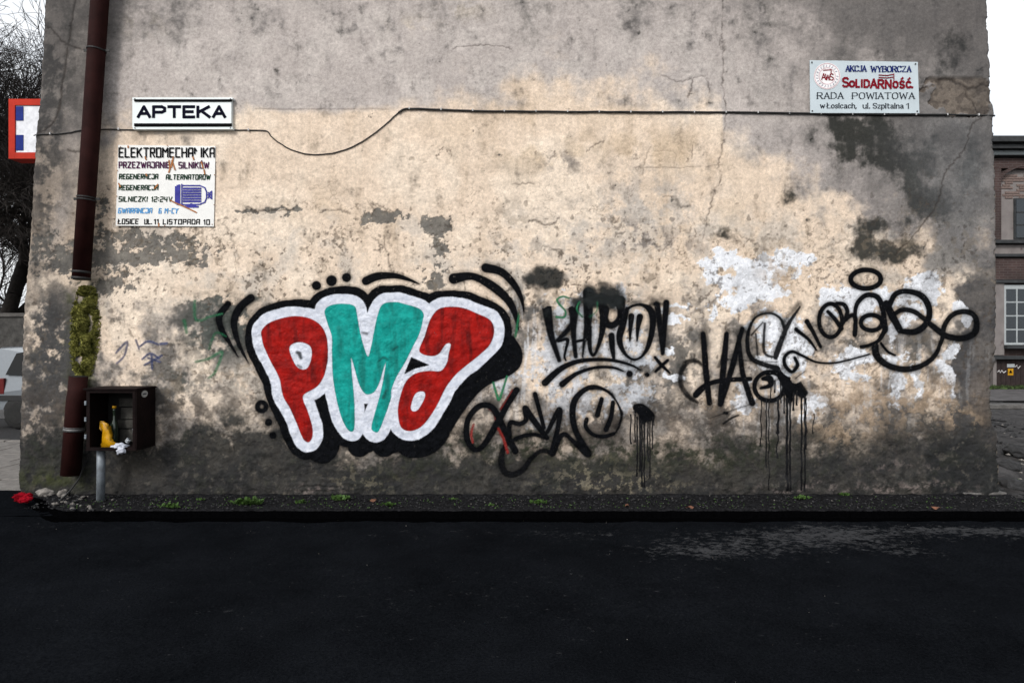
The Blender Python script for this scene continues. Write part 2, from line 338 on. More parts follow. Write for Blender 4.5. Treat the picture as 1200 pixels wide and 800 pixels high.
    def crk(pts, wpx, a=1.0, jit=2.5, seed=0):
        p = catmull(np.array(pts, float), sub=8)
        r = np.random.RandomState(seed); p = p+(r.rand(*p.shape)-.5)*jit
        x0, x1, y0, y1 = p[:, 0].min()-5, p[:, 0].max()+5, p[:, 1].min()-5, p[:, 1].max()+5
        c0, c1 = np.searchsorted(U, [(x0-60)/1130.0-.03, (x1-20)/1110.0+.03]); r0, r1 = np.searchsorted(rowsY, [y0, y1])
        c0, c1 = max(0, c0), min(NC, c1); sl_ = (slice(r0, r1), slice(c0, c1))
        X, Y = PX[sl_], PY[sl_]; best = np.zeros(X.shape)
        for i in range(len(p)-1):
            d, t = segdist(X, Y, p[i], p[i+1]); ww = wpx*(.5+.9*r.rand())
            best = np.maximum(best, a*np.exp(-(d/ww)**2))
        crack[sl_] = np.maximum(crack[sl_], best)
    crk([(848, -10), (847, 30), (844, 55), (848, 62), (847, 100), (850, 130), (848, 165), (842, 195), (846, 205), (838, 225), (832, 245), (824, 280)], .9, .9, 2.5, 1)
    crk([(847, 50), (848, 58)], 2, 1, 1, 21); crk([(847, 158), (848, 166)], 2.2, 1, 1, 22); crk([(834, 228), (838, 224)], 2.0, 1, 1, 23)
    crk([(1162, 128), (1148, 140), (1138, 150), (1130, 175), (1120, 188), (1107, 205), (1100, 235), (1080, 265), (1050, 300)], .9, .8, 3, 2)
    crk([(1098, 95), (1112, 92), (1125, 98), (1138, 104), (1150, 100), (1164, 102)], 1.4, .9, 3, 3)
    crk([(1128, 98), (1135, 112), (1142, 122), (1150, 138)], 1.0, .8, 2, 4)
    crk([(812, 92), (810, 105), (806, 114)], .9, .8, 1.5, 5); crk([(812, 92), (826, 90), (832, 108)], .8, .7, 2, 6); crk([(776, 88), (795, 96), (810, 92)], .7, .6, 2, 7)
    crk([(530, 57), (560, 53), (585, 54), (600, 58)], .7, .7, 2, 8)
    crk([(50, 28), (62, 36), (75, 50), (98, 59), (108, 59)], 1.2, .9, 2, 9)
    crk([(88, 0), (82, 40), (74, 90), (68, 130), (56, 150), (42, 156)], 1.3, .85, 1.5, 10)
    crk([(80, 176), (90, 178), (98, 175)], 1.3, .9, 1.5, 11)
    crk([(40, 190), (36, 230), (38, 262), (46, 270)], 1.2, .8, 2, 12)
    crk([(752, 205), (756, 190), (762, 172)], .9, .45, 2, 13); crk([(745, 196), (790, 197), (845, 194)], .8, .5, 2, 14); crk([(766, 178), (790, 178), (790, 196)], .7, .35, 2, 15); crk([(812, 170), (811, 186)], .8, .7, 1, 16)
    crk([(688, 178), (697, 170), (708, 166)], .8, .7, 2, 17); crk([(600, 216), (625, 215)], .9, .7, 2, 18); crk([(620, 260), (628, 258), (640, 264), (648, 262), (655, 255)], 1.0, .8, 2, 19)
    crk([(388, 283), (398, 290), (404, 300)], .7, .6, 2, 24); crk([(388, 283), (402, 282), (405, 295), (395, 298), (388, 283)], .6, .5, 2, 25)
    crk([(436, 278), (450, 290), (456, 310), (460, 320)], .8, .7, 4, 26); crk([(450, 275), (448, 292), (438, 292)], .8, .7, 3, 27)
    crk([(300, 128), (380, 128), (455, 128)], .8, .45, .8, 28)
    crk([(262, 260), (272, 280), (280, 308)], 1.0, .55, 6, 29)
    crk([(290, 243), (300, 248), (310, 247), (345, 246)], 1.2, .8, 3, 30); crk([(375, 248), (400, 247), (410, 250)], 1.0, .7, 3, 31)
    crk([(770, 545), (820, 548), (850, 570)], .7, .4, 4, 32); crk([(990, 500), (1040, 520), (1060, 545)], .7, .4, 4, 33)
    crk([(858, 500), (872, 520), (856, 540)], .8, .5, 4, 34)
    crk([(210, 492), (250, 498), (300, 520), (330, 528)], .7, .4, 5, 35); crk([(620, 300), (640, 290), (660, 300)], .8, .5, 5, 36)
    for k in range(26):
        r = random.Random(100+k); x = r.uniform(250, 1120); y = r.uniform(215, 560); a = r.uniform(0, 6.28); pts = [(x, y)]
        for q in range(3): a += r.uniform(-.9, .9); x += 9*math.cos(a); y += 6*math.sin(a); pts.append((x, y))
        crk(pts, .7, r.uniform(.3, .7), 4, 200+k)
    col = mixc(col, (60, 52, 46), crack*np.where(np.abs(PX-843) < 30, .55+.5*n_c, .85).clip(.2, .9))
    # step: a raised skim below the cable ends on a ledge (left of the long crack)
    fine = fbm(PX, PY, 2.6, 2, 99)
    col = col*(1+.11*n_fine+.10*fine+.07*n_sm+.05*n_c)[..., None]
    vignette_grime = ss(.0, 1.25, .95*blob(PX, PY, 1200, 160, 210, 230)+.95*blob(PX, PY, 10, 230, 110, 300)+.8*ss(400, 570, PY)+.75*blob(PX, PY, 1100, -10, 260, 90)+.6*blob(PX, PY, 60, -10, 170, 90)+.5*ss(100, -60, PY)+.35*n_b+.2*n_mid+.12*n_c)  # vignette painted into the plaster colour at edges and corners, mixed with dirt
    col = mixc(col, (44, 44, 46), vignette_grime*.56)
    col = np.clip(col/KEXP, .004, .8)
    # --- relief, metres towards the camera
    h = .008*n_big+.003*n_mid+.0012*n_sm+.0005*n_fine
    rough_low = ss(-25, 20, dl)
    h += rough_low*(.0045*n_a+.0022*n_sm)+band*(.003*n_a+.0016*n_sm)+midz*(.0012*n_a)+.0006*n_c
    h += -.0060*flake_m-.0040*pit-.012*rp*(1+.6*n_sm)-.005*crack-.0018*pit2+.0018*wp
    h += .0035*ss(558, 574, PY)*(1+n_a)
    # shallow horizontal courses telegraphing near the base at x 340..400
    h += zone((375, 570, 34, 12))*(.006*np.sin(PY*1.1+n_sm*2))
    ed = np.minimum(PX-PX[:, :1], PX[:, -1:]-PX)
    h -= .02*np.exp(-(ed/1.6)**2)+.008*np.exp(-(ed/6)**2)
    h += .018*ss(300, 560, PY)*0
    return col, h
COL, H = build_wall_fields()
WX = (PX-600)/120.0; WZ = 1.5+(400-PY)/120.0; WY = -H

def grid_mesh(name, X, Y, Z, keep=None, attrs=None, color=None):
    nr, nc = X.shape
    idx = np.arange(nr*nc).reshape(nr, nc)
    q = np.stack([idx[1:, :-1], idx[1:, 1:], idx[:-1, 1:], idx[:-1, :-1]], -1).reshape(-1, 4)
    co = np.stack([X, Y, Z], -1).reshape(-1, 3)
    if keep is not None:
        q = q[keep.reshape(-1)]
        used = np.unique(q); remap = np.full(nr*nc, -1, np.int64); remap[used] = np.arange(len(used)); q = remap[q]; co = co[used]
    else: used = slice(None)
    me = bpy.data.meshes.new(name)
    me.vertices.add(len(co)); me.vertices.foreach_set('co', co.astype(np.float32).ravel())
    me.loops.add(q.size); me.loops.foreach_set('vertex_index', q.astype(np.int32).ravel())
    me.polygons.add(len(q)); me.polygons.foreach_set('loop_start', np.arange(0, q.size, 4, dtype=np.int32))
    me.polygons.foreach_set('loop_total', np.full(len(q), 4, np.int32))
    me.polygons.foreach_set('use_smooth', np.ones(len(q), bool))
    me.update(calc_edges=True)
    for k, a in (attrs or {}).items():
        at = me.attributes.new(k, 'FLOAT', 'POINT'); at.data.foreach_set('value', a.reshape(-1)[used].astype(np.float32))
    if color is not None:
        at = me.attributes.new('plaster', 'FLOAT_COLOR', 'POINT')
        c4 = np.concatenate([color.reshape(-1, 3)[used], np.ones((len(co), 1))], 1); at.data.foreach_set('color', c4.astype(np.float32).ravel())
    return me

m_wall = bpy.data.materials.new('worn_plaster'); m_wall.use_nodes = True
t = m_wall.node_tree; b = t.nodes['Principled BSDF']; b.inputs['Roughness'].default_value = .92; b.inputs['Specular IOR Level'].default_value = .15
at = t.nodes.new('ShaderNodeAttribute'); at.attribute_name = 'plaster'
co = t.nodes.new('ShaderNodeTexCoord'); n1 = t.nodes.new('ShaderNodeTexNoise'); n1.inputs['Scale'].default_value = 90; n1.inputs['Detail'].default_value = 5; n1.inputs['Roughness'].default_value = .7
t.links.new(co.outputs['Object'], n1.inputs['Vector'])
mr = t.nodes.new('ShaderNodeMapRange'); mr.inputs[1].default_value = .3; mr.inputs[2].default_value = .7; mr.inputs[3].default_value = .79; mr.inputs[4].default_value = 1.18
t.links.new(n1.outputs['Fac'], mr.inputs[0])
ml = t.nodes.new('ShaderNodeMix'); ml.data_type = 'RGBA'; ml.blend_type = 'MULTIPLY'; ml.inputs[0].default_value = 1
t.links.new(at.outputs['Color'], ml.inputs[6]); t.links.new(mr.outputs[0], ml.inputs[7]); t.links.new(ml.outputs[2], b.inputs['Base Color'])
bp = t.nodes.new('ShaderNodeBump'); bp.inputs['Strength'].default_value = .5; bp.inputs['Distance'].default_value = .004
n2 = t.nodes.new('ShaderNodeTexNoise'); n2.inputs['Scale'].default_value = 140; n2.inputs['Detail'].default_value = 4
t.links.new(co.outputs['Object'], n2.inputs['Vector']); t.links.new(n2.outputs['Fac'], bp.inputs['Height']); t.links.new(bp.outputs[0], b.inputs['Normal'])

m_side = mat('side_render', alb((150, 140, 128)), .9, var=.3, scale=3, bump=.3, bscale=40, stain=((.1, .1, .09), 1.5, .55))
m_roof = mat('roof_tiles', (.10, .04, .03), .8, var=.3, scale=9, bump=.3)
building = tag(empty('building'), 'old house with a worn beige plaster gable wall covered in graffiti', 'building')
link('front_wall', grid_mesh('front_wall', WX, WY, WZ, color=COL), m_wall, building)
BD = 8.0
def side(col_i, name):
    vs = []; fs = []
    step = list(range(0, NR, 6))+[NR-1]
    K_ = Lk if col_i == 0 else Rk; sx0 = np.polyfit(K_[:, 0], K_[:, 1], 1)
    for r in step:
        xs_ = (np.polyval(sx0, rowsY[r])-600)/120.0
        vs += [(WX[r, col_i], WY[r, col_i], WZ[r, col_i]), (xs_, .18, WZ[r, col_i]), (xs_, BD, WZ[r, col_i])]
    for k in range(len(step)-1):
        for q in (0, 1): fs.append((3*k+q, 3*k+q+1, 3*k+4+q, 3*k+3+q))
    raw(name, vs, fs, m_side, building)
side(0, 'side_wall'); side(-1, 'side_wall')
ZT = WZ[0, 0]; XL, XR = WX[0, 0], WX[0, -1]
raw('back_wall', [(XL-.3, BD, -.1), (XR+.1, BD, -.1), (XR, BD, ZT), (XL, BD, ZT)], [(0, 1, 2, 3)], m_side, building)
bm = bmesh.new(); box(bm, (XL-.3, -.25, ZT+.002), (XR+.3, BD+.25, ZT+.14))
v = [bm.verts.new(p) for p in ((XL-.3, -.25, ZT+.145), (XR+.3, -.25, ZT+.145), (XR+.3, BD+.25, ZT+.145), (XL-.3, BD+.25, ZT+.145), (XL-.3, BD/2, ZT+2.3), (XR+.3, BD/2, ZT+2.3))]
for f in ((0, 1, 5, 4), (2, 3, 4, 5), (0, 4, 3), (1, 2, 5), (0, 3, 2, 1)): bm.faces.new([v[i] for i in f])
obj('roof', bm, m_roof, building)

# ------------------------------------------------------------------ graffiti: thin coats of paint following the relief
def paint_mat(name, c, c2=None, rough=.55, wear=.35, streak=None, nscale=18, spec=.2, halo=0):
    m = bpy.data.materials.new(name); m.use_nodes = True
    t = m.node_tree; b = t.nodes['Principled BSDF']; b.inputs['Roughness'].default_value = rough; b.inputs['Specular IOR Level'].default_value = spec
    co = t.nodes.new('ShaderNodeTexCoord')
    n = t.nodes.new('ShaderNodeTexNoise'); n.inputs['Scale'].default_value = nscale; n.inputs['Detail'].default_value = 6; n.inputs['Roughness'].default_value = .65
    t.links.new(co.outputs['Object'], n.inputs['Vector'])
    r = t.nodes.new('ShaderNodeValToRGB'); r.color_ramp.elements[0].position = .36; r.color_ramp.elements[1].position = .64
    r.color_ramp.elements[0].color = (*(c2 or tuple(v*.75 for v in c)), 1); r.color_ramp.elements[1].color = (*c, 1)
    t.links.new(n.outputs['Fac'], r.inputs[0]); last = r.outputs[0]
    if streak:
        mp = t.nodes.new('ShaderNodeMapping'); mp.inputs['Scale'].default_value = (4, 1, .7); mp.inputs['Rotation'].default_value = (0, .25, 0)
        n3 = t.nodes.new('ShaderNodeTexNoise'); n3.inputs['Scale'].default_value = 3.2; n3.inputs['Detail'].default_value = 5
        t.links.new(co.outputs['Object'], mp.inputs[0]); t.links.new(mp.outputs[0], n3.inputs['Vector'])
        mr = t.nodes.new('ShaderNodeMapRange'); mr.inputs[1].default_value = .5; mr.inputs[2].default_value = .68; mr.inputs[4].default_value = .8
        t.links.new(n3.outputs['Fac'], mr.inputs[0])
        mm = t.nodes.new('ShaderNodeMix'); mm.data_type = 'RGBA'; mm.inputs[7].default_value = (*streak, 1)
        t.links.new(mr.outputs[0], mm.inputs[0]); t.links.new(last, mm.inputs[6]); last = mm.outputs[2]
    t.links.new(last, b.inputs['Base Color'])
    a = t.nodes.new('ShaderNodeAttribute'); a.attribute_name = 'edge'
    o = t.nodes.new('ShaderNodeAttribute'); o.attribute_name = 'cover'
    n4 = t.nodes.new('ShaderNodeTexNoise'); n4.inputs['Scale'].default_value = 160; n4.inputs['Detail'].default_value = 3
    t.links.new(co.outputs['Object'], n4.inputs['Vector'])
    m1 = t.nodes.new('ShaderNodeMath'); m1.operation = 'MULTIPLY_ADD'; m1.inputs[1].default_value = 1.1; m1.inputs[2].default_value = -.55
    t.links.new(n4.outputs['Fac'], m1.inputs[0])
    m2 = t.nodes.new('ShaderNodeMath'); m2.operation = 'ADD'; t.links.new(a.outputs['Fac'], m2.inputs[0]); t.links.new(m1.outputs[0], m2.inputs[1])
    sm = t.nodes.new('ShaderNodeMapRange'); sm.interpolation_type = 'SMOOTHSTEP'; sm.inputs[1].default_value = -1; sm.inputs[2].default_value = 1
    t.links.new(m2.outputs[0], sm.inputs[0])
    hl = t.nodes.new('ShaderNodeMapRange'); hl.interpolation_type = 'SMOOTHSTEP'; hl.inputs[1].default_value = -4.5; hl.inputs[2].default_value = .5; hl.inputs[4].default_value = halo
    t.links.new(m2.outputs[0], hl.inputs[0]); mxx = t.nodes.new('ShaderNodeMath'); mxx.operation = 'MAXIMUM'; t.links.new(sm.outputs[0], mxx.inputs[0]); t.links.new(hl.outputs[0], mxx.inputs[1])
    m3 = t.nodes.new('ShaderNodeMath'); m3.operation = 'MULTIPLY'; t.links.new(mxx.outputs[0], m3.inputs[0]); t.links.new(o.outputs['Fac'], m3.inputs[1])
    # worn-through specks
    n5 = t.nodes.new('ShaderNodeTexNoise'); n5.inputs['Scale'].default_value = 34; n5.inputs['Detail'].default_value = 7; n5.inputs['Roughness'].default_value = .75
    t.links.new(co.outputs['Object'], n5.inputs['Vector'])
    mw = t.nodes.new('ShaderNodeMapRange'); mw.inputs[1].default_value = .68; mw.inputs[2].default_value = .60; mw.inputs[3].default_value = 1-wear; mw.inputs[4].default_value = 1
    t.links.new(n5.outputs['Fac'], mw.inputs[0])
    m4 = t.nodes.new('ShaderNodeMath'); m4.operation = 'MULTIPLY'; t.links.new(m3.outputs[0], m4.inputs[0]); t.links.new(mw.outputs[0], m4.inputs[1])
    t.links.new(m4.outputs[0], b.inputs['Alpha'])
    bp = t.nodes.new('ShaderNodeBump'); bp.inputs['Strength'].default_value = .5; bp.inputs['Distance'].default_value = .004
    n2 = t.nodes.new('ShaderNodeTexNoise'); n2.inputs['Scale'].default_value = 60; n2.inputs['Detail'].default_value = 5
    t.links.new(co.outputs['Object'], n2.inputs['Vector']); t.links.new(n2.outputs['Fac'], bp.inputs['Height']); t.links.new(bp.outputs[0], b.inputs['Normal'])
    return m
p_black = paint_mat('black_spray', (.0045, .005, .0065), (.002, .0024, .003), .8, spec=.03, halo=.3, wear=.55)
p_white = paint_mat('white_spray', alb((226, 230, 240)), alb((196, 202, 216)), .6)
p_red = paint_mat('red_spray', alb((172, 24, 18)), alb((122, 15, 13)), .6, spec=.08, streak=alb((72, 14, 14)), nscale=9)
p_teal = paint_mat('teal_spray', alb((22, 166, 156)), alb((14, 132, 124)), .6, spec=.08, nscale=10, streak=alb((18, 100, 92)))
p_green = paint_mat('green_spray', alb((36, 128, 84)), None, .6, wear=.6)
p_redline = paint_mat('thin_red_spray', alb((150, 40, 36)), None, .6, wear=.6)
p_blue = paint_mat('blue_marker', alb((70, 80, 120)), None, .6, wear=.6)
p_soot = paint_mat('grey_black_spray', (.022, .026, .027), (.012, .014, .014), .8, spec=.05)

def window(x0, x1, y0, y1):
    r0, r1 = np.searchsorted(rowsY, [y0, y1]); r0 = max(0, r0-1); r1 = min(NR, r1+1)
    mid = PX[(r0+r1)//2]; c0, c1 = np.searchsorted(mid, [x0, x1]); c0 = max(0, c0-4); c1 = min(NC, c1+4)
    return slice(r0, r1), slice(c0, c1)
class Cr:          # maps tracing coordinates to photograph-scale wall coordinates
    def __init__(s, x, y, k): s.x, s.y, s.k = x, y, k
    def __call__(s, pts):
        o = []
        for p in pts:
            q = [s.x+p[0]/s.k, s.y+p[1]/s.k]+[v/s.k for v in p[2:]]
            o.append(q)
        return o
A_ = Cr(280, 320, 3.48); B_ = Cr(440, 300, 3.2); C_ = Cr(240, 290, 2.9625); D_ = Cr(630, 310, 5.7143); E_ = Cr(535, 440, 5); F_ = Cr(780, 340, 3.3333); G_ = Cr(900, 300, 4.615); H_ = Cr(20, 300, 2.6667)
def sd_stroke(X, Y, pts, sub=5):
    p = catmull(np.array(pts, float), sub=sub); best = np.full(X.shape, -1e3)
    for i in range(len(p)-1):
        d, t = segdist(X, Y, p[i, :2], p[i+1, :2]); best = np.maximum(best, p[i, 2]*(1-t)+p[i+1, 2]*t-d)
    return best
def sd_poly(X, Y, pts, sub=4, smooth=True):
    p = catmull(np.array(pts, float), True, sub) if smooth else np.array(pts, float)
    dmin = np.full(X.shape, 1e3); ins = np.zeros(X.shape, bool); n = len(p)
    for i in range(n):
        a, b = p[i], p[(i+1) % n]
        d, _ = segdist(X, Y, a, b); dmin = np.minimum(dmin, d)
        c = ((a[1] > Y) != (b[1] > Y))
        if abs(b[1]-a[1]) > 1e-9: ins ^= c & (X < (b[0]-a[0])*(Y-a[1])/(b[1]-a[1])+a[0])
    return np.where(ins, dmin, -dmin)
def coat(name, sl_, edge, cover, off, m, parent, label=None):
    e = edge; k = e > -4.6
    keep = (k[:-1, :-1] | k[1:, :-1] | k[:-1, 1:] | k[1:, 1:])
    if not np.any(keep): return None
    me = grid_mesh(name, WX[sl_], WY[sl_]-off, WZ[sl_], keep, {'edge': e, 'cover': cover if isinstance(cover, np.ndarray) else np.full(e.shape, float(cover))})
    o = link(name, me, m, parent)
    if label: o['label'] = label
    return o
def strokes(name, lst, m, label=None, parent=building, off=.0016, soft=.85, cover=.97):
    """lst of (points[, soft[, cover]]) in wall coordinates; a one-point entry is a dot"""
    allp = np.concatenate([np.array([list(p[:3]) for p in e[0]], float) for e in lst]); mr = allp[:, 2].max()+14
    sl_ = window(allp[:, 0].min()-mr, allp[:, 0].max()+mr, allp[:, 1].min()-mr, allp[:, 1].max()+mr)
    X, Y = PX[sl_], PY[sl_]; E = np.full(X.shape, -9.0); CV = np.full(X.shape, cover)
    for e in lst:
        s_ = e[1] if len(e) > 1 and e[1] else soft; c_ = e[2] if len(e) > 2 else cover
        pts = e[0] if len(e[0]) > 1 else [e[0][0], (e[0][0][0]+.01, e[0][0][1], e[0][0][2])]
        P0 = np.array([q[:3] for q in pts], float); rr = P0[:, 2].max()+s_*5+4
        msk = (X > P0[:, 0].min()-rr) & (X < P0[:, 0].max()+rr) & (Y > P0[:, 1].min()-rr) & (Y < P0[:, 1].max()+rr)
        rws = np.where(msk.any(1))[0]; cls = np.where(msk.any(0))[0]
        if len(rws) == 0: continue
        ss_ = (slice(rws[0], rws[-1]+1), slice(cls[0], cls[-1]+1))
        v = sd_stroke(X[ss_], Y[ss_], P0)/s_
        if s_ > 2.5: v = v+.9*fbm(X[ss_], Y[ss_], 22, 4, 17)-.1
        sub = v > E[ss_]
        CV[ss_] = np.where(sub & (v > -4.6), np.where(E[ss_] > -.5, np.maximum(c_, CV[ss_]), c_), CV[ss_])
        E[ss_] = np.maximum(E[ss_], v)
    return coat(name, sl_, E, CV, off, m, parent, label)
def each(name, lst, m, label=None, **k):
    o0 = k.pop('off', .0016)
    for i, e in enumerate(lst): strokes(name, [e], m, label, off=o0+.0005*i, **k)
def drips(parent, lst, m):
    """lst of (x, y0, y1, width px, wobble)"""
    for k, (x, y0, y1, wd, wob) in enumerate(lst):
        r = random.Random(k*13+int(x)); vs = []; fs = []; n = max(4, int((y1-y0)/4)); xx = x
        for i in range(n+1):
            yy = y0+(y1-y0)*i/n; xx = x+wob*math.sin(i*.9+k)*.5+(r.random()-.5)*.5
            ww = wd*(.72+.3*r.random())*(1 if i > 0 else 1.4)*(1.5 if i == n and y1 < 570 else 1)
            ri = min(NR-1, int(np.searchsorted(rowsY, yy))); ci = min(NC-1, int(np.searchsorted(PX[ri], xx))); y_ = WY[ri, ci]-.004
            vs += [P(xx-ww, yy)+Vector((0, y_, 0)), P(xx, yy)+Vector((0, y_-.0025, 0)), P(xx+ww, yy)+Vector((0, y_, 0))]
        for i in range(n): fs += [(3*i, 3*i+3, 3*i+4, 3*i+1), (3*i+1, 3*i+4, 3*i+5, 3*i+2)]
        raw('drip', vs, fs, m, parent, True)
m_drip = mat('run_black_paint', (.006, .006, .007), .4, spec=.15, bump=0)

# the big piece
Pp = A_([(92, 235), (120, 205), (170, 185), (230, 175), (290, 185), (335, 215), (358, 265), (363, 340), (350, 410), (320, 460), (268, 492), (262, 515), (280, 560), (298, 620), (300, 665), (285, 688), (262, 675), (240, 620), (205, 545), (180, 500), (165, 430), (135, 370), (105, 310), (93, 265)])
Ph = A_([(205, 300), (235, 282), (270, 285), (295, 305), (295, 350), (275, 390), (240, 385), (215, 345)])
Mp = A_([(350, 155), (375, 131), (430, 125), (472, 135), (482, 170), (492, 230), (510, 300), (527, 340), (540, 300), (553, 230), (570, 160), (590, 125), (640, 118)])+B_([(110, 180), (160, 195), (180, 215), (178, 240), (165, 290), (140, 340), (110, 400), (80, 450), (60, 500)])+A_([(620, 510), (600, 570), (572, 640), (555, 646), (541, 628), (555, 570), (575, 500), (590, 430), (600, 362), (588, 395), (575, 440), (555, 480), (530, 493), (510, 485), (490, 450), (475, 400), (458, 343), (460, 400), (468, 480), (472, 560), (470, 635), (450, 641), (425, 600), (400, 520), (385, 430), (380, 330), (380, 260), (362, 205)])
Ap = B_([(165, 350), (185, 300), (205, 240), (235, 200), (280, 190), (330, 195), (380, 215), (430, 240), (445, 280), (430, 330), (390, 370), (340, 410), (300, 445), (265, 490), (235, 550), (205, 600), (170, 640), (130, 655), (100, 645), (88, 615), (85, 570), (95, 520), (115, 470), (150, 440), (200, 430), (245, 430), (268, 400), (275, 365), (283, 330), (264, 330), (240, 364), (215, 374), (180, 368)])
Ah = B_([(133, 560), (150, 515), (180, 507), (186, 528), (160, 575), (138, 580)])
Atri = B_([(110, 440), (135, 380), (200, 408), (150, 420)])
sl_ = window(270, 625, 320, 555); X, Y = PX[sl_], PY[sl_]
dP, dM, dA = sd_poly(X, Y, Pp), sd_poly(X, Y, Mp), sd_poly(X, Y, Ap)
uni = np.maximum(np.maximum(dP, dM), dA)
wob = fbm(X, Y, 30, 3, 5)*.9
white_d = uni+11.6+wob
black_d = white_d+8.6+fbm(X, Y, 40, 2, 8)*1.2
for k in range(1, 7):
    sx_, sy_ = 17*k/6, 10*k/6
    black_d = np.maximum(black_d, np.maximum(np.maximum(sd_poly(X-sx_, Y-sy_, Pp, 2), sd_poly(X-sx_, Y-sy_, Mp, 2)), -99)+15)
black_d = np.maximum(black_d, sd_poly(X, Y, B_([(490, 300), (530, 318), (552, 365), (542, 415), (500, 450), (440, 475), (390, 510), (340, 570), (300, 630), (260, 700), (215, 740), (160, 757), (110, 750), (80, 720), (120, 660), (200, 560), (330, 400)])))
for (cx, cy, rr) in A_([(490, 703, 47), (592, 703, 47)]): black_d = np.maximum(black_d, rr-np.hypot(X-cx, Y-cy))
piece = coat('graffiti_piece', sl_, black_d/.9, .985, .0014, p_black, building, 'big three-letter PMA piece in red, teal and white with black outline')
tri = sd_poly(X, Y, Atri, smooth=False)
wd_ = np.minimum(white_d, -tri-.5)
coat('white_outline', sl_, wd_/.8, .985, .0028, p_white, piece)
coat('red_letter', sl_, np.minimum(dP, -sd_poly(X, Y, Ph))/.8, .985, .0042, p_red, piece, 'red letter P with a white hole')
coat('teal_letter', sl_, dM/.8, .985, .0042, p_teal, piece, 'teal letter M')
coat('red_letter', sl_, np.minimum(dA, -sd_poly(X, Y, Ah))/.8, .985, .0042, p_red, piece, 'red letter A with a white hole')
each('chipped_mark', [(A_([(236, 322, 5), (246, 328, 8), (252, 345, 6)]), 1.6, .7), (A_([(240, 376, 5), (252, 382, 6)]), 1.4, .45), (A_([(504, 242, 4), (522, 246, 5)]), 1.4, .5),
                         (A_([(574, 356, 3), (590, 344, 4), (606, 350, 3)]), 1.4, .4), (A_([(628, 312, 3), (646, 300, 4)]), 1.4, .4), (A_([(602, 478, 5), (590, 505, 6)]), 1.6, .4)], p_soot, parent=piece, off=.0055)
each('motion_stroke', [(C_([(80, 195, 11), (50, 240, 12), (60, 290, 10), (90, 340, 6), (115, 380, 2)]),), (C_([(160, 175, 14), (120, 210, 14), (100, 260, 12), (115, 330, 8), (150, 400, 2)]),)], p_black, parent=piece)
each('motion_stroke', [(C_([(560, 116, 15), (600, 100, 14), (660, 98, 10), (710, 112, 6), (745, 127, 2)]),)], p_black, parent=piece)
each('motion_stroke', [(C_([(865, 108, 19), (930, 100, 13), (1000, 135, 16), (1055, 185, 14), (1080, 240, 9), (1088, 285, 3)]), 1.0), (C_([(975, 70, 16), (1030, 85, 14), (1075, 130, 12), (1100, 180, 7), (1108, 222, 3)]), 1.0)], p_black, parent=piece)
for (x, y, r_) in ((388, 132, 16), (440, 115, 19), (492, 104, 16), (222, 606, 13), (238, 651, 13)):
    strokes('paint_dot', [(C_([(x, y, r_)]), .9)], p_black, parent=piece)
strokes('paint_ring', [(C_([(197+15*math.cos(a*math.pi/5), 552+15*math.sin(a*math.pi/5), 9) for a in range(11)]), 1.3)], p_black, parent=piece)

# tag to the right of the piece with the long loops
t1 = strokes('graffiti_tag', [
    (D_([(62, 290, 34), (90, 470, 24), (145, 640, 15)]), 1.6), (D_([(225, 250, 34), (235, 380, 21), (180, 460, 18), (125, 510, 12)]), 1.6),
    (D_([(140, 512, 10), (200, 500, 12), (188, 570, 9), (180, 615, 8), (190, 642, 6)]),), (D_([(250, 260, 34), (240, 450, 20), (255, 615, 15)]), 1.5), (D_([(250, 515, 10), (330, 500, 10)]),),
    (D_([(340, 190, 40), (335, 400, 27), (310, 530, 12), (300, 635, 6)]), 1.6), (D_([(345, 420, 20), (350, 560, 14), (372, 608, 10), (400, 560, 12), (430, 460, 20), (450, 300, 34)]), 1.2),
    (D_([(430, 240, 34), (455, 380, 26), (505, 405, 24), (555, 350, 24), (556, 240, 34)]), 1.4), (D_([(495, 475, 22), (500, 550, 20), (510, 628, 11)]), 1.2),
    (D_([(600, 295, 16), (570, 400, 25), (548, 500, 22), (580, 590, 13), (640, 635, 9), (700, 610, 10), (745, 530, 18), (772, 400, 22), (760, 310, 24), (700, 270, 12), (640, 275, 10), (600, 300, 10)]), 1.1),
    (D_([(628, 345, 21), (622, 420, 15), (617, 510, 6)]),), (D_([(685, 350, 23), (672, 420, 15), (665, 510, 6)]),),
    (D_([(800, 270, 22), (818, 400, 20), (835, 595, 13)]), 1.4), (D_([(862, 255, 22), (850, 400, 20), (838, 590, 13)]), 1.4),
    (D_([(760, 265, 30), (860, 262, 22)]), 3.5, .7),
    (D_([(50, 790, 24), (150, 700, 20), (260, 650, 16), (380, 635, 13), (500, 640, 12), (620, 670, 9), (690, 707, 5)]),), (D_([(165, 800, 22), (260, 730, 14), (380, 690, 11), (500, 688, 10), (572, 712, 6)]),),
    (D_([(615, 730, 22)]),), (D_([(733, 737, 16)]),), (D_([(785, 620, 10), (830, 672, 13), (885, 725, 7)]),), (D_([(870, 640, 11), (830, 676, 12), (790, 715, 10)]),),
], p_black, 'black spray tag of tall letters underlined twice')
each('spray_cloud', [(D_([(340, 165, 34), (360, 190, 50), (370, 240, 44)]), 5, .88), (D_([(450, 165, 50), (480, 190, 74), (520, 225, 60)]), 6, .9), (D_([(250, 245, 14), (400, 240, 40), (560, 275, 24)]), 5, .8), (D_([(60, 340, 14), (75, 300, 10)]), 5, .6), (D_([(540, 240, 30), (560, 280, 20)]), 4, .8), (D_([(620, 250, 8), (860, 230, 10)]), 5, .5)], p_soot, parent=t1, off=.003)
strokes('spray_cloud', [([(622, 329, 9), (638, 326, 13), (652, 330, 10)], 4.5, .80), ([(650, 334, 5)], 4, .9)], p_soot, 'soft grey blot of sprayed paint beside the red letter')
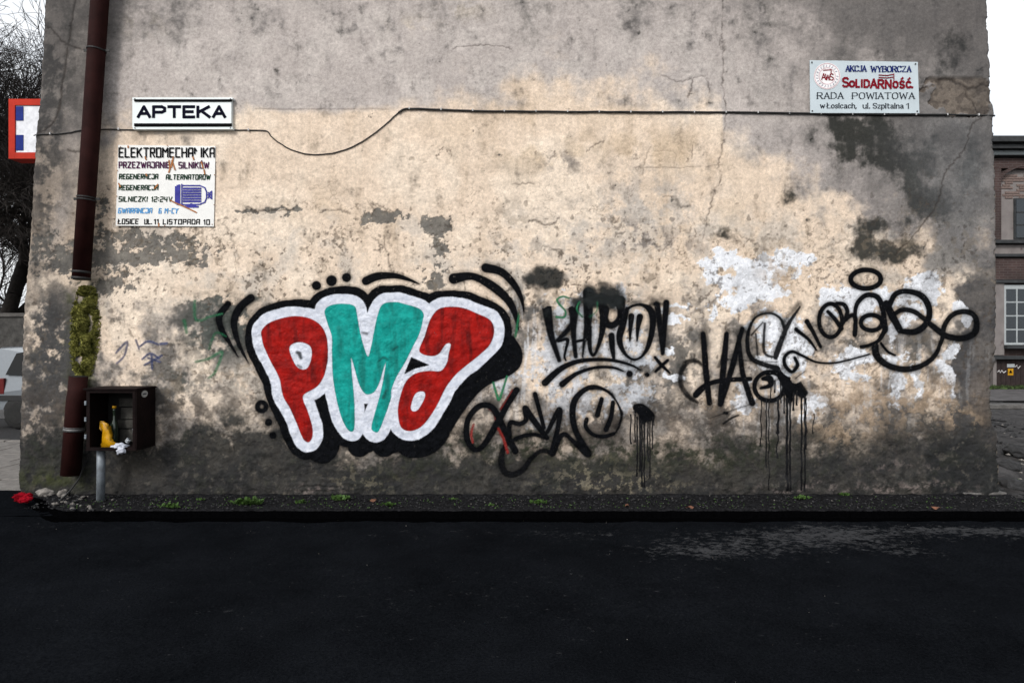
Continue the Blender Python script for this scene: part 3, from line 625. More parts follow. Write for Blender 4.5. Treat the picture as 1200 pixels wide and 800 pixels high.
each('green_writing', [(D_([(210, 225, 5), (170, 212, 5), (130, 235, 6), (150, 270, 6), (185, 310, 5), (180, 350, 6), (125, 350, 6)]), .7, .85), (D_([(280, 250, 5), (262, 300, 5), (300, 350, 5)]), .7, .7), (D_([(350, 350, 4), (395, 310, 5), (400, 250, 4)]), .7, .5)], p_green, 'thin green letters half hidden behind black tag', off=.0044)
each('green_writing', [(E_([(215, 40, 6), (235, 110, 7), (250, 140, 7), (275, 70, 6), (295, 5, 6)]), .9, .8), (B_([(530, 260, 4), (525, 300, 4), (545, 180, 4)]), .8, .6)], p_green, 'green V stroke below the big piece')
each('green_writing', [(H_([(520, 200, 3), (530, 240, 4), (525, 200, 3)]), 1, .5), (H_([(555, 140, 4), (560, 200, 4), (600, 190, 3), (640, 180, 3)]), 1.2, .5), (H_([(560, 330, 3), (600, 320, 4), (640, 300, 4), (620, 360, 4), (600, 380, 3)]), 1.2, .5), (H_([(650, 250, 3), (620, 240, 3), (600, 290, 3)]), 1.2, .4)], p_green, 'faded green scrawl left of the big piece')
each('blue_writing', [(H_([(310, 302, 3), (345, 268, 3.4), (335, 310, 3), (312, 335, 3)]), .8, .6), (H_([(372, 262, 3), (382, 290, 3)]), .8, .6), (H_([(385, 282, 3), (410, 266, 3.5), (442, 276, 3)]), .8, .7), (H_([(450, 274, 4), (470, 272, 4)]), .8, .7), (H_([(392, 322, 3), (418, 304, 3.4), (446, 320, 3)]), .8, .7), (H_([(400, 340, 3), (455, 310, 3.4)]), .8, .7), (H_([(422, 308, 3), (424, 352, 3.4)]), .8, .7), (H_([(410, 318, 3), (450, 330, 3)]), .8, .6)], p_blue, 'faint blue scribble above the meter box')

# tag with the smiling face
each('red_writing', [(E_([(330, 85, 7), (290, 150, 9), (262, 195, 8)]), 1, .8), (E_([(232, 262, 8), (222, 215, 8), (190, 190, 6)]), 1, .8), (E_([(100, 285, 6), (86, 340, 7), (96, 390, 6)]), 1, .7), (E_([(245, 310, 7), (275, 370, 8), (300, 450, 8)]), 1, .75)], p_redline, 'thin red lines showing behind black looping tag', off=.0010)
t2 = strokes('graffiti_tag', [
    (E_([(352, 84, 19), (295, 175, 17), (240, 275, 20), (160, 405, 17), (105, 432, 16), (62, 370, 18), (66, 260, 17), (130, 180, 18), (200, 180, 18), (245, 240, 19), (290, 340, 19), (345, 442, 20)]),),
    (E_([(312, 350, 14), (308, 305, 14), (320, 272, 14), (370, 282, 14), (408, 255, 15), (402, 190, 18), (440, 245, 19), (530, 365, 15)]),), (E_([(460, 108, 14), (490, 220, 13), (512, 305, 12)]),),
    (E_([(532, 330, 12), (602, 200, 18), (595, 300, 15), (562, 455, 20), (600, 370, 16), (635, 343, 14), (685, 385, 14), (770, 458, 22), (705, 340, 18), (680, 240, 19), (690, 150, 19), (740, 90, 16), (800, 66, 14), (870, 84, 9), (930, 140, 6), (965, 220, 7), (955, 290, 6), (925, 345, 5)]), 1.0),
    (E_([(800, 66, 14), (880, 85, 12), (940, 150, 10), (968, 225, 10), (940, 300, 9)]), 3.0, .55),
    (E_([(850, 136, 13), (825, 230, 16)]),), (E_([(916, 157, 13), (905, 240, 14), (876, 315, 16)]),), (E_([(763, 256, 13), (758, 300, 13), (800, 345, 12), (860, 356, 12), (922, 340, 11)]),),
    (E_([(345, 370, 14), (400, 350, 12), (460, 345, 12), (530, 365, 14)]),), (E_([(560, 455, 16), (500, 440, 13), (440, 482, 15), (390, 550, 18), (330, 578, 18), (280, 560, 20), (262, 490, 20), (285, 410, 16), (345, 372, 10)]), 1.4, .82),
], p_black, 'black looping tag with a round smiling face')
t3 = strokes('graffiti_blot', [(E_([(1052, 185, 20), (1080, 195, 32), (1115, 230, 38), (1142, 238, 20)]), .9, 1), (E_([(1100, 235, 34), (1092, 264, 20)]), .9, 1), (E_([(1045, 200, 12), (1040, 225, 8)]), .9, 1)], p_black, 'black paint blot with long runs right of the smiling face')
drips(t3, [(E_([(x, a)])[0][0], E_([(x, a)])[0][1], E_([(x, bb)])[0][1], wd, wo) for x, a, bb, wd, wo in ((1020, 225, 400, .8, 1.2), (1045, 225, 390, .8, .3), (1058, 240, 590, .9, .2), (1074, 250, 560, 1.1, .2), (1085, 260, 650, 1.0, .3), (1100, 270, 655, 1.0, .3), (1120, 260, 500, .9, .2), (1133, 250, 600, .7, .2), (1148, 240, 430, .8, .3), (1156, 240, 290, .6, .2))], m_drip)

# tag with the dripping S
t4 = strokes('graffiti_tag', [
    (F_([(150, 300, 7), (120, 276, 9), (85, 280, 11), (60, 320, 10), (60, 370, 10), (85, 410, 11), (125, 438, 6)]), 2.0, .8), (F_([(146, 170, 10), (155, 300, 13), (171, 440, 11)]), 1.2), (F_([(118, 408, 13), (140, 385, 13), (175, 362, 10), (240, 350, 10), (330, 346, 9)]),),
    (F_([(238, 170, 10), (226, 300, 13), (214, 443, 12)]), 1.2), (F_([(298, 150, 9), (262, 290, 12), (216, 443, 11)]), 1.2), (F_([(285, 180, 8), (300, 320, 11), (338, 440, 13)]), 1.2), (F_([(232, 230, 6), (205, 300, 7)]), 2, .6),
    (F_([(525, 65, 4), (475, 140, 9), (440, 230, 12), (430, 262, 10)]), 1.3, .88), (F_([(465, 150, 8), (448, 110, 6), (410, 90, 5), (360, 100, 5), (330, 140, 7), (318, 210, 9), (335, 265, 10), (390, 292, 10), (450, 310, 12), (505, 350, 14), (545, 400, 11)]), 1.3, .92),
    (F_([(405+58*math.cos(a*math.pi/8), 375+56*math.sin(a*math.pi/8), 9) for a in range(17)]),), (F_([(450, 320, 12), (470, 345, 24), (505, 375, 26), (535, 405, 16)]), .9, 1), (F_([(380, 345, 8), (405, 345, 14), (408, 370, 10), (372, 382, 6)]),), (F_([(395, 325, 8), (440, 325, 12), (480, 400, 16), (485, 430, 12)]), .9, 1),
    (F_([(352, 170, 4), (358, 250, 4)]), 1, .7), (F_([(388, 130, 5), (385, 240, 6), (430, 262, 4)]), 1, .8), (F_([(380, 125, 3), (335, 175, 4)]), 1, .7), (F_([(240, 270, 3), (430, 280, 3), (600, 282, 3)]), 1, .5),
    (F_([(225, 520, 4), (260, 498, 5), (285, 488, 4)]), 1.2, .8), (F_([(230, 478, 6), (240, 480, 6)]), 1.2, .9), (F_([(170, 500, 2.5), (330, 445, 2.5)]), .9, .5),
], p_black, 'black three-letter tag with paint running down')
each('spray_cloud', [(F_([(150, 140, 10), (160, 250, 12)]), 4, .35), (F_([(240, 150, 10), (290, 170, 10), (330, 130, 8)]), 4, .5), (F_([(520, 50, 3), (455, 130, 8)]), 4, .5), (F_([(420, 85, 4), (350, 95, 4), (315, 160, 5)]), 4, .5)], p_soot, parent=t4, off=.0010)
drips(t4, [(F_([(x, a)])[0][0], F_([(x, a)])[0][1], F_([(x, bb)])[0][1], wd, wo) for x, a, bb, wd, wo in ((372, 430, 610, .7, 1.6), (392, 420, 690, .8, .4), (402, 430, 780, .6, 1.0), (438, 420, 560, 1.5, .8), (436, 520, 655, .8, 1.4), (474, 420, 784, 1.6, .2), (486, 430, 784, 1.3, .3), (462, 400, 480, .9, .3), (500, 400, 470, 1.2, .3), (512, 400, 450, 1.0, .2), (530, 410, 782, 1.2, .4), (543, 410, 784, 1.1, .4), (548, 420, 620, .7, .6), (576, 480, 560, .6, 2.2), (425, 350, 400, .8, .3), (448, 360, 440, .8, .3), (410, 380, 430, .7, .2))], m_drip)
ring = lambda cx, cy, rx, ry, w_, n=16, a0=0: G_([(cx+rx*math.cos(a0+k*2*math.pi/n), cy+ry*math.sin(a0+k*2*math.pi/n), w_) for k in range(n+1)])
t5 = strokes('graffiti_tag', [
    (ring(529, 125, 82, 50, 14),), (G_([(150, 395, 11), (220, 450, 9), (262, 508, 6)]),), (G_([(210, 352, 13), (250, 420, 11), (284, 490, 9)]),),
    (G_([(145, 550, 9), (158, 590, 10), (128, 625, 10), (92, 590, 11), (90, 545, 10), (130, 516, 9), (190, 540, 8), (260, 572, 6), (350, 578, 6), (440, 560, 5), (550, 530, 5)]),), (G_([(270, 470, 3), (240, 550, 3)]), 1, .6), (G_([(200, 622, 3), (150, 660, 4)]), 1, .7),
    (ring(338, 348, 62, 90, 12),), (G_([(322, 300, 10), (360, 340, 12), (398, 392, 12)]),), (G_([(370, 255, 10), (410, 262, 12), (430, 300, 12), (415, 345, 11), (395, 375, 10)]),),
    (G_([(402, 362, 11), (440, 325, 12), (472, 330, 12), (470, 425, 13)]),), (G_([(470, 340, 10), (480, 262, 12), (530, 212, 14), (592, 222, 15), (622, 290, 15), (634, 400, 16)]),), (ring(560, 360, 58, 42, 13),), (G_([(634, 400, 15), (600, 455, 11), (550, 480, 10), (505, 490, 10)]),), (G_([(612, 470, 8), (650, 515, 8), (690, 536, 6)]),),
    (G_([(640, 255, 18), (672, 320, 22), (715, 400, 18)]),), (G_([(660, 260, 16), (690, 205, 15), (750, 190, 15), (830, 215, 17), (872, 285, 17), (860, 360, 17), (800, 408, 18), (720, 405, 14)]),),
    (G_([(690, 310, 13), (730, 290, 14), (790, 300, 14), (850, 342, 14), (900, 385, 16), (960, 430, 17), (1040, 445, 17), (1108, 422, 18), (1128, 370, 17), (1105, 315, 16), (1050, 300, 15), (990, 322, 14), (952, 380, 14), (940, 450, 12), (900, 540, 13), (830, 592, 15), (740, 612, 17), (650, 590, 17), (592, 540, 19), (580, 485, 20)]), .9, .93),
], p_black, 'black looping signature tag with an oval above it')

# ------------------------------------------------------------------ lettering: a small stroke alphabet
GL = {
 'A': ([[(0, 0), (2, 6), (4, 0)], [(.8, 2), (3.2, 2)]], 4), 'B': ([[(0, 0), (0, 6), (2.6, 6), (3.5, 5.3), (3.5, 3.8), (2.6, 3.1), (0, 3.1)], [(2.6, 3.1), (3.8, 2.3), (3.8, .8), (2.8, 0), (0, 0)]], 3.8),
 'C': ([[(4, 5), (3, 6), (1.2, 6), (0, 4.8), (0, 1.2), (1.2, 0), (3, 0), (4, 1)]], 4), 'D': ([[(0, 0), (0, 6), (2.4, 6), (4, 4.6), (4, 1.4), (2.4, 0), (0, 0)]], 4),
 'E': ([[(3.5, 6), (0, 6), (0, 0), (3.5, 0)], [(0, 3.1), (3, 3.1)]], 3.5), 'G': ([[(4, 5), (3, 6), (1.2, 6), (0, 4.8), (0, 1.2), (1.2, 0), (4, 0), (4, 2.8), (2.3, 2.8)]], 4),
 'H': ([[(0, 0), (0, 6)], [(4, 0), (4, 6)], [(0, 3), (4, 3)]], 4), 'I': ([[(0, 0), (0, 6)]], 0), 'J': ([[(2.4, 6), (2.4, 1), (1.6, 0), (.2, .2)]], 2.4), 'K': ([[(0, 0), (0, 6)], [(3.8, 6), (0, 2.6)], [(1.2, 3.6), (4, 0)]], 4),
 'L': ([[(0, 6), (0, 0), (3.4, 0)]], 3.4), 'M': ([[(0, 0), (0, 6), (2.4, 1.5), (4.8, 6), (4.8, 0)]], 4.8), 'N': ([[(0, 0), (0, 6), (4, 0), (4, 6)]], 4), 'O': ([[(1.2, 0), (0, 1.4), (0, 4.6), (1.2, 6), (3, 6), (4.2, 4.6), (4.2, 1.4), (3, 0), (1.2, 0)]], 4.2),
 'P': ([[(0, 0), (0, 6), (2.8, 6), (3.8, 5.2), (3.8, 3.6), (2.8, 2.8), (0, 2.8)]], 3.8), 'R': ([[(0, 0), (0, 6), (2.8, 6), (3.8, 5.2), (3.8, 3.8), (2.8, 3), (0, 3)], [(1.8, 3), (4, 0)]], 4),
 'S': ([[(3.6, 5.2), (2.8, 6), (1, 6), (0, 5.1), (0, 4), (.8, 3.3), (2.9, 2.7), (3.7, 2), (3.7, .9), (2.8, 0), (.9, 0), (0, .8)]], 3.7), 'T': ([[(0, 6), (4, 6)], [(2, 6), (2, 0)]], 4), 'U': ([[(0, 6), (0, 1.2), (1.1, 0), (2.9, 0), (4, 1.2), (4, 6)]], 4),
 'V': ([[(0, 6), (2, 0), (4, 6)]], 4), 'W': ([[(0, 6), (1.4, 0), (2.9, 5), (4.4, 0), (5.8, 6)]], 5.8), 'Y': ([[(0, 6), (2, 3), (4, 6)], [(2, 3), (2, 0)]], 4), 'Z': ([[(0, 6), (3.8, 6), (0, 0), (3.8, 0)]], 3.8),
 '0': ([[(0, 0), (0, 6), (3.4, 6), (3.4, 0), (0, 0)]], 3.4), '1': ([[(.2, 4.8), (1.4, 6), (1.4, 0)]], 1.6), '2': ([[(0, 6), (3.4, 6), (3.4, 3.2), (0, 2.6), (0, 0), (3.4, 0)]], 3.4), '4': ([[(0, 6), (0, 2.6), (3.4, 2.6)], [(3, 6), (3, 0)]], 3.4), '6': ([[(3.2, 6), (0, 6), (0, 0), (3.4, 0), (3.4, 3), (0, 3)]], 3.4),
 '-': ([[(.4, 3), (2.4, 3)]], 2.8), '.': ([[(0, 0), (0, .4)]], .4), ',': ([[(.2, .4), (-.2, -1)]], .4), ':': ([[(.2, 1), (.2, 1.5)], [(.2, 4), (.2, 4.5)]], .4), '/': ([[(0, 1.5), (0, 2)], [(0, 4.5), (0, 5)]], .4), ' ': ([], 2.2),
 'a': ([[(.2, 3.6), (1, 4), (2.2, 3.9), (2.8, 3.1), (2.8, .6), (3.2, 0)], [(2.8, 2.3), (.8, 2), (0, 1.1), (.8, 0), (1.8, 0), (2.8, .9)]], 3.2), 'c': ([[(2.8, 3.4), (2, 4), (.8, 3.9), (0, 2.8), (0, 1.2), (.8, 0), (2, 0), (2.9, .7)]], 2.9), 'h': ([[(0, 0), (0, 6)], [(0, 3.1), (1.2, 4), (2.2, 4), (3, 3.1), (3, 0)]], 3),
 'i': ([[(0, 0), (0, 4)], [(0, 5.3), (0, 5.8)]], .2), 'l': ([[(0, 0), (0, 6)]], .2), 'n': ([[(0, 0), (0, 4)], [(0, 3.1), (1.2, 4), (2.2, 4), (3, 3.1), (3, 0)]], 3), 'o': ([[(1, 0), (0, 1.2), (0, 2.8), (1, 4), (2.2, 4), (3.2, 2.8), (3.2, 1.2), (2.2, 0), (1, 0)]], 3.2),
 'p': ([[(0, -1.8), (0, 4)], [(0, 3.1), (1.2, 4), (2.2, 4), (3.1, 2.8), (3.1, 1.2), (2.2, 0), (1.2, 0), (0, .9)]], 3.1), 's': ([[(2.4, 3.5), (1.6, 4), (.6, 4), (0, 3.2), (.6, 2.3), (1.9, 1.8), (2.5, 1), (1.8, 0), (.7, 0), (0, .5)]], 2.5), 't': ([[(.8, 5.4), (.8, .8), (1.5, 0), (2.2, .2)], [(0, 4), (2, 4)]], 2.2),
 'u': ([[(0, 4), (0, 1), (.9, 0), (1.9, 0), (3, 1)], [(3, 4), (3, 0)]], 3), 'w': ([[(0, 4), (1.1, 0), (2.2, 3.4), (3.3, 0), (4.4, 4)]], 4.4), 'z': ([[(0, 4), (2.6, 4), (0, 0), (2.6, 0)]], 2.6),
}
GL['Ł'] = (GL['L'][0]+[[(-.7, 2.2), (1.6, 3.8)]], 3.4)
GL['Ó'] = (GL['O'][0]+[[(1.9, 6.9), (2.8, 8)]], 4.2)
GL['Ś'] = (GL['S'][0]+[[(1.6, 6.9), (2.6, 8)]], 3.7); GL['Ć'] = (GL['C'][0]+[[(1.9, 6.9), (2.9, 8)]], 4)
SQ = {'A': ([[(0, 0), (0, 5.2), (.8, 6), (3.6, 6), (3.6, 0)], [(0, 2.6), (3.6, 2.6)]], 3.6), 'M': ([[(0, 0), (0, 6), (2.2, 3.4), (4.4, 6), (4.4, 0)]], 4.4), 'O': ([[(0, 0), (0, 6), (3.6, 6), (3.6, 0), (0, 0)]], 3.6), 'C': ([[(3.5, 6), (0, 6), (0, 0), (3.5, 0)]], 3.5), 'J': ([[(0, 6), (3.3, 6), (3.3, 0), (0, 0), (0, 1.4)]], 3.3), 'R': ([[(0, 0), (0, 6), (3.5, 6), (3.5, 3), (0, 3)], [(1.6, 3), (3.6, 0)]], 3.6),
      'S': ([[(3.5, 6), (0, 6), (0, 3.1), (3.5, 3.1), (3.5, 0), (0, 0)]], 3.5), 'P': ([[(0, 0), (0, 6), (3.5, 6), (3.5, 2.8), (0, 2.8)]], 3.5), 'G': ([[(3.5, 6), (0, 6), (0, 0), (3.5, 0), (3.5, 2.8), (1.8, 2.8)]], 3.5), 'D': ([[(0, 0), (0, 6), (2.8, 6), (3.6, 5), (3.6, 0), (0, 0)]], 3.6), 'U': ([[(0, 6), (0, 0), (3.5, 0), (3.5, 6)]], 3.5)}
SQ['Ñ'] = ([[(0, 2.2), (0, 6), (1.5, 4.2)]], 4)
SQ['Ó'] = (SQ['O'][0]+[[(1.8, 6.8), (2.6, 7.8)]], 3.6)
def words(name, groups, *a, **k):
    for g in groups: flat_strokes(name, g, *a, **k)
def flat_strokes(name, polys, y, m, parent, hw, contrast=0, serif=0, label=None):
    """polys in wall pixels; a solid 1 mm thick lettering mesh lying on plane y"""
    vs = []; fs = []; k = 0
    def quad(a, b, h):
        nonlocal k
        a = np.array(a, float); b = np.array(b, float); d = b-a; L = np.hypot(*d)
        if L < 1e-6: return
        d /= L; n = np.array([-d[1], d[0]])*h; a = a-d*h*.7; b = b+d*h*.7
        yy = y-(k % 9)*.00006; s = len(vs)
        for q in (a-n, b-n, b+n, a+n): vs.append(P(q[0], q[1], yy))
        fs.append((s, s+1, s+2, s+3)); k += 1
    for p in polys:
        for a, b in zip(p[:-1], p[1:]):
            h = hw
            if contrast:
                dx, dy = b[0]-a[0], b[1]-a[1]; L = math.hypot(dx, dy)+1e-9
                vert = abs(dy)/L; up = (dx*-dy) > 0.15*L*L
                h = hw*((1-contrast)+contrast*vert)*(1-.45*contrast*up)
            quad(a, b, h)
        if serif:
            for e in (p[0], p[-1]): quad((e[0]-serif, e[1]), (e[0]+serif, e[1]), hw*.42)
    o = raw(name, vs, fs, m, parent)
    if label: o['label'] = label
    return o
def layout(txt, x0, x1, ytop, ybot, sq=False, slant=0, skip=(), gap=1.5, rot=0):
    gl = lambda c: (SQ.get(c) or GL[c]) if sq else GL[c]
    tot = sum(gl(c)[1]+gap for c in txt)-gap; kx = (x1-x0)/tot; ky = (ybot-ytop)/6; x = x0; o = []
    for i, c in enumerate(txt):
        g, w_ = gl(c)
        for j, s in enumerate(g):
            if (i, j) in skip: continue
            o.append([(x+(q[0]+slant*q[1])*kx, ybot-q[1]*ky+rot*(x-x0)) for q in s])
        x += (w_+gap)*kx
    return o

m_enamel = mat('white_enamel', alb((226, 234, 234)), .35, spec=.5, var=.04, scale=8, bump=.02, stain=(alb((150, 110, 70)), 22, .73))
m_enamel2 = mat('white_sheet', alb((235, 235, 232)), .45, spec=.4, var=.05, scale=10, bump=.03, stain=(alb((170, 110, 60)), 22, .665))
m_sheetblue = mat('pale_blue_sheet', alb((196, 208, 214)), .45, spec=.4, var=.06, scale=4, bump=.02)
m_navy = mat('navy_print', alb((14, 15, 32)), .7, spec=.03, bump=0); m_ink = mat('black_print', alb((12, 12, 14)), .7, spec=.03, bump=0)
m_purple = mat('purple_print', tuple(v*.7 for v in alb((92, 40, 84))), .7, spec=.03, bump=0); m_dgreen = mat('green_print', tuple(v*.7 for v in alb((30, 66, 44))), .7, spec=.03, bump=0); m_cyan = mat('blue_print', alb((70, 150, 210)), .5, bump=0)
m_motor = mat('violet_print', tuple(v*.7 for v in alb((84, 84, 178))), .7, spec=.03, bump=0); m_crimson = mat('crimson_print', tuple(v*.7 for v in alb((150, 26, 44))), .7, spec=.03, bump=0); m_royal = mat('royal_blue_print', tuple(v*.7 for v in alb((36, 50, 120))), .7, spec=.03, bump=0)
m_slate = mat('slate_print', tuple(v*.7 for v in alb((54, 60, 70))), .7, spec=.03, bump=0); m_rust = mat('rust', alb((168, 108, 60)), .8, var=.4, scale=60); m_steel = mat('dark_steel', (.03, .03, .03), .5, spec=.4, metal=.3)
m_paper = mat('white_print', alb((238, 236, 236)), .5, bump=0)

def screw(x, y, yy, parent, r_=.006, m=m_steel):
    bm = bmesh.new(); c = P(x, y, yy)
    bmesh.ops.create_uvsphere(bm, u_segments=8, v_segments=5, radius=r_, matrix=Matrix.Translation(c) @ Matrix.Diagonal((1, .5, 1, 1)))
    obj('screw', bm, m, parent, True)
# pharmacy name plate
s1 = tag(empty('pharmacy_sign', P(213, 133, 0)), 'white enamel sign reading APTEKA between two dark rails', 'sign')
a_, b_ = P(156, 150.5, -.03), P(272, 115, -.03); obj('panel', newbox((a_.x, -.045, a_.z), (b_.x, .0, b_.z), .003), m_enamel, s1)
for (yt, yb) in ((116.8, 118.9), (144.6, 148.2)):
    a_, b_ = P(157, yb, -.055), P(271.5, yt, -.055); obj('rail', newbox((a_.x, -.056, a_.z), (b_.x, -.0455, b_.z), .002), m_ink, s1)
for (yt, yb) in ((114.2, 116.4), (148.8, 151.6)):
    a_, b_ = P(155.5, yb, -.055), P(272.5, yt, -.055); obj('frame_strip', newbox((a_.x, -.052, a_.z), (b_.x, -.001, b_.z), .002), m_enamel, s1)
flat_strokes('lettering', layout('APTEKA', 161.8, 263.5, 125.2, 137.2, gap=1.3), -.0475, m_navy, s1, 1.75)
for q in ((158, 116), (270, 116), (158, 150), (270, 150)): screw(*q, -.056, s1)

# workshop sign
s2 = tag(empty('workshop_sign', P(194, 217, 0)), 'square white sheet-metal workshop sign with coloured lettering and a blue motor drawing', 'sign')
vs = [P(138.5, 170, -.012), P(252.5, 171.5, -.012), P(250.5, 265.5, -.016), P(135.5, 264.5, -.016)]; vs += [v+Vector((0, .006, 0)) for v in vs]
raw('panel', vs, [(0, 3, 2, 1), (4, 5, 6, 7), (0, 1, 5, 4), (1, 2, 6, 5), (2, 3, 7, 6), (3, 0, 4, 7)], m_enamel2, s2)
Y2 = -.0185
flat_strokes('lettering', layout('ELEKTROMECHAÑIKA', 139.5, 250.8, 173.6, 184, sq=True, gap=1.9), Y2, m_ink, s2, .8)
words('lettering', [layout('PRZEZWAJANIE', 139.5, 198.3, 190, 196.7, sq=True, gap=2.1), layout('SILNIKÓW', 209.5, 244.5, 190.2, 197, sq=True, gap=2.1)], Y2, m_purple, s2, .6)
words('lettering', [layout('REGENERACJA', 139.5, 184.5, 204.2, 209.6, sq=True, gap=2.1, slant=.12), layout('ALTERNATORÓW', 194.5, 246, 204.8, 210.2, sq=True, gap=2.1, slant=.12), layout('REGENERACJA', 139.3, 184.8, 217.2, 222.6, sq=True, gap=2.1, slant=.12), layout('SILNICZKI', 139, 172, 230.6, 236, sq=True, gap=2.1, slant=.12), layout('12/24V', 177, 201, 230.8, 236.2, sq=True, gap=2.1, slant=.1)], Y2, m_dgreen, s2, .52)
words('lettering', [layout('GWARANCJA', 138.6, 177.5, 244.2, 249.6, sq=True, gap=2.1, slant=.15), layout('6 M-CY', 186, 208, 244.4, 249.8, sq=True, gap=2.1, slant=.15)], Y2, m_cyan, s2, .56)
words('lettering', [layout('ŁOSICE', 138.4, 161.5, 256.8, 262.2, sq=True, gap=2.1, slant=.1), layout('UL.', 169.5, 177.8, 257, 262.4, sq=True, gap=2.1), layout('11', 180.5, 185.5, 257, 262.4), layout('LISTOPADA', 191, 233.5, 257.2, 262.6, sq=True, gap=2.1, slant=.06), layout('10', 238.6, 245.4, 257.6, 263, sq=True, gap=2.1)], Y2, m_ink, s2, .58)
mo = [[(213, 217.5), (234, 217.5), (240, 220), (242, 225), (242, 232), (240, 237), (234, 239.5), (212, 239.8)], [(242, 228.5), (247, 228.5)], [(244, 225.5), (246.5, 232)], [(246.5, 225), (244, 232)], [(248, 224), (248, 233)], [(213, 216), (213, 240)]]
flat_strokes('motor_outline', mo, Y2, m_motor, s2, .75)
flat_strokes('motor_drawing', [[(206, 219), (206, 238)], [(208, 217.5), (208, 239.5)], [(210, 217), (210, 240)]]+[[(215, yy), (235, yy)] for yy in (221, 224, 227, 230, 233, 236)]+[[(219, 240.5), (229, 240.5)], [(224, 239), (224, 242)], [(217, 242.3), (232, 242.3)]], Y2+.0004, m_motor, s2, 1.15)
flat_strokes('rust_streak', [[(200, 235), (206, 238), (213, 241), (222, 245), (230, 249)], [(203, 184), (202, 190), (205, 199)], [(201.5, 188), (200.5, 196)], [(198, 188), (199, 198), (197.5, 202)], [(226, 184), (227, 187)], [(170, 184), (171, 187)], [(186, 262), (186, 265)], [(150, 171), (150, 173)], [(236, 190), (238, 197)], [(139, 215), (141, 219)], [(239, 199), (240, 204)], [(181, 221), (185, 216)], [(171, 204), (172, 206)]], Y2-.0008, m_rust, s2, .8)['kind'] = 'stuff'
for q in ((141, 172), (250, 173), (138, 262), (248.5, 263), (196, 170.8), (193, 264.4), (137.5, 200), (136.8, 230), (251.3, 205), (250.8, 240)): screw(*q, -.019, s2, .005, m_rust)

# election committee sign
s3 = tag(empty('election_sign', P(1013, 102, 0)), 'pale blue committee plaque above the cable with red brushed word', 'sign')
vs = [P(949, 70.8, -.022), P(1075.5, 72.8, -.022), P(1077.5, 132.8, -.026), P(949.5, 132.5, -.026)]; vs += [v+Vector((0, .006, 0)) for v in vs]
raw('panel', vs, [(0, 3, 2, 1), (4, 5, 6, 7), (0, 1, 5, 4), (1, 2, 6, 5), (2, 3, 7, 6), (3, 0, 4, 7)], m_sheetblue, s3)
Y3 = -.0285
words('lettering', [layout('AKCJA', 991.5, 1015, 77.3, 83.6, gap=1.3), layout('WYBORCZA', 1021, 1067.5, 77.8, 84.2, gap=1.3)], Y3, m_royal, s3, .78, .55, 1.0)
words('lettering', [layout('RADA', 958, 988, 108.6, 115.6, gap=1.6), layout('POWIATOWA', 999, 1071.5, 108.8, 115.8, gap=1.6)], Y3, m_slate, s3, .62, .6, 1.1)
words('lettering', [layout('w', 961.5, 966.5, 121, 126.6), layout('Łosicach,', 969.5, 1003.5, 121, 126.8, gap=1.6), layout('ul.', 1011.5, 1019.5, 121, 127, gap=1.6), layout('Szpitalna', 1023.5, 1058.5, 121.2, 127, gap=1.6), layout('1', 1062, 1065, 121.4, 127.2)], Y3, m_slate, s3, .6, .5, .6)
logo = layout('S', 988, 994, 91.5, 101.5)+layout('O', 996, 1001, 95.5, 101.5)+layout('L', 1003.5, 1007, 93.5, 102)+layout('i', 1010, 1010.3, 93.5, 102)+layout('D', 1013, 1018.5, 94, 102.2)+layout('A', 1020.5, 1027.5, 93, 103)+layout('R', 1029.5, 1035.5, 94, 103.5)+layout('N', 1038, 1044, 94, 103.5)+layout('O', 1047, 1052, 96, 102.6)+layout('S', 1055, 1059.5, 95.5, 103)+layout('C', 1062.5, 1067, 96, 102.6)
logo += [[(1056.5, 93), (1058, 91.5)], [(1064.5, 93.4), (1066.2, 91.8)], [(1067.5, 102), (1069.5, 102.6)]]
flat_strokes('logo_lettering', logo, Y3, m_crimson, s3, 1.15)
flat_strokes('logo_flag', [[(1047.6, 95), (1047.6, 86.8)], [(1030, 88), (1040, 88.6), (1047.5, 87)], [(1030, 91), (1040, 91.4), (1047.5, 90.4)]], Y3, m_crimson, s3, .55)
bm = bmesh.new(); cpt = P(969.3, 89.3, Y3+.001); bmesh.ops.create_circle(bm, cap_ends=True, segments=40, radius=15.6/120, matrix=Matrix.Translation(cpt) @ Matrix.Rotation(R(90), 4, 'X')); obj('emblem_disc', bm, m_paper, s3)
circ = lambda r_, n=40: [(969.3+r_*math.cos(k*2*math.pi/n), 89.3+r_*math.sin(k*2*math.pi/n)) for k in range(n+1)]
m_pink = mat('pink_print', alb((200, 150, 160)), .5, bump=0); m_greyp = mat('grey_print', alb((150, 150, 168)), .5, bump=0)
flat_strokes('emblem_ring', [circ(14.6), circ(9.6)], Y3, m_pink, s3, .28)
flat_strokes('emblem_marks', [[(969.3+11*math.cos(a), 89.3+11*math.sin(a)), (969.3+13*math.cos(a+.05), 89.3+13*math.sin(a+.05))] for a in [k*.29 for k in range(21)]], Y3-.0006, m_greyp, s3, .4)['kind'] = 'stuff'
flat_strokes('emblem_letters', layout('A', 963, 967.5, 86.5, 93.5)+layout('W', 967.5, 973, 87, 94)+layout('S', 973, 976.5, 86.8, 94)+[[(965, 82.6), (973.5, 82)], [(974, 86), (974, 82)]], Y3-.001, m_crimson, s3, .6)
for q in ((951.5, 73.2), (1073, 75), (1075, 130.5), (952, 130.2)): screw(*q, -.029, s3, .008)

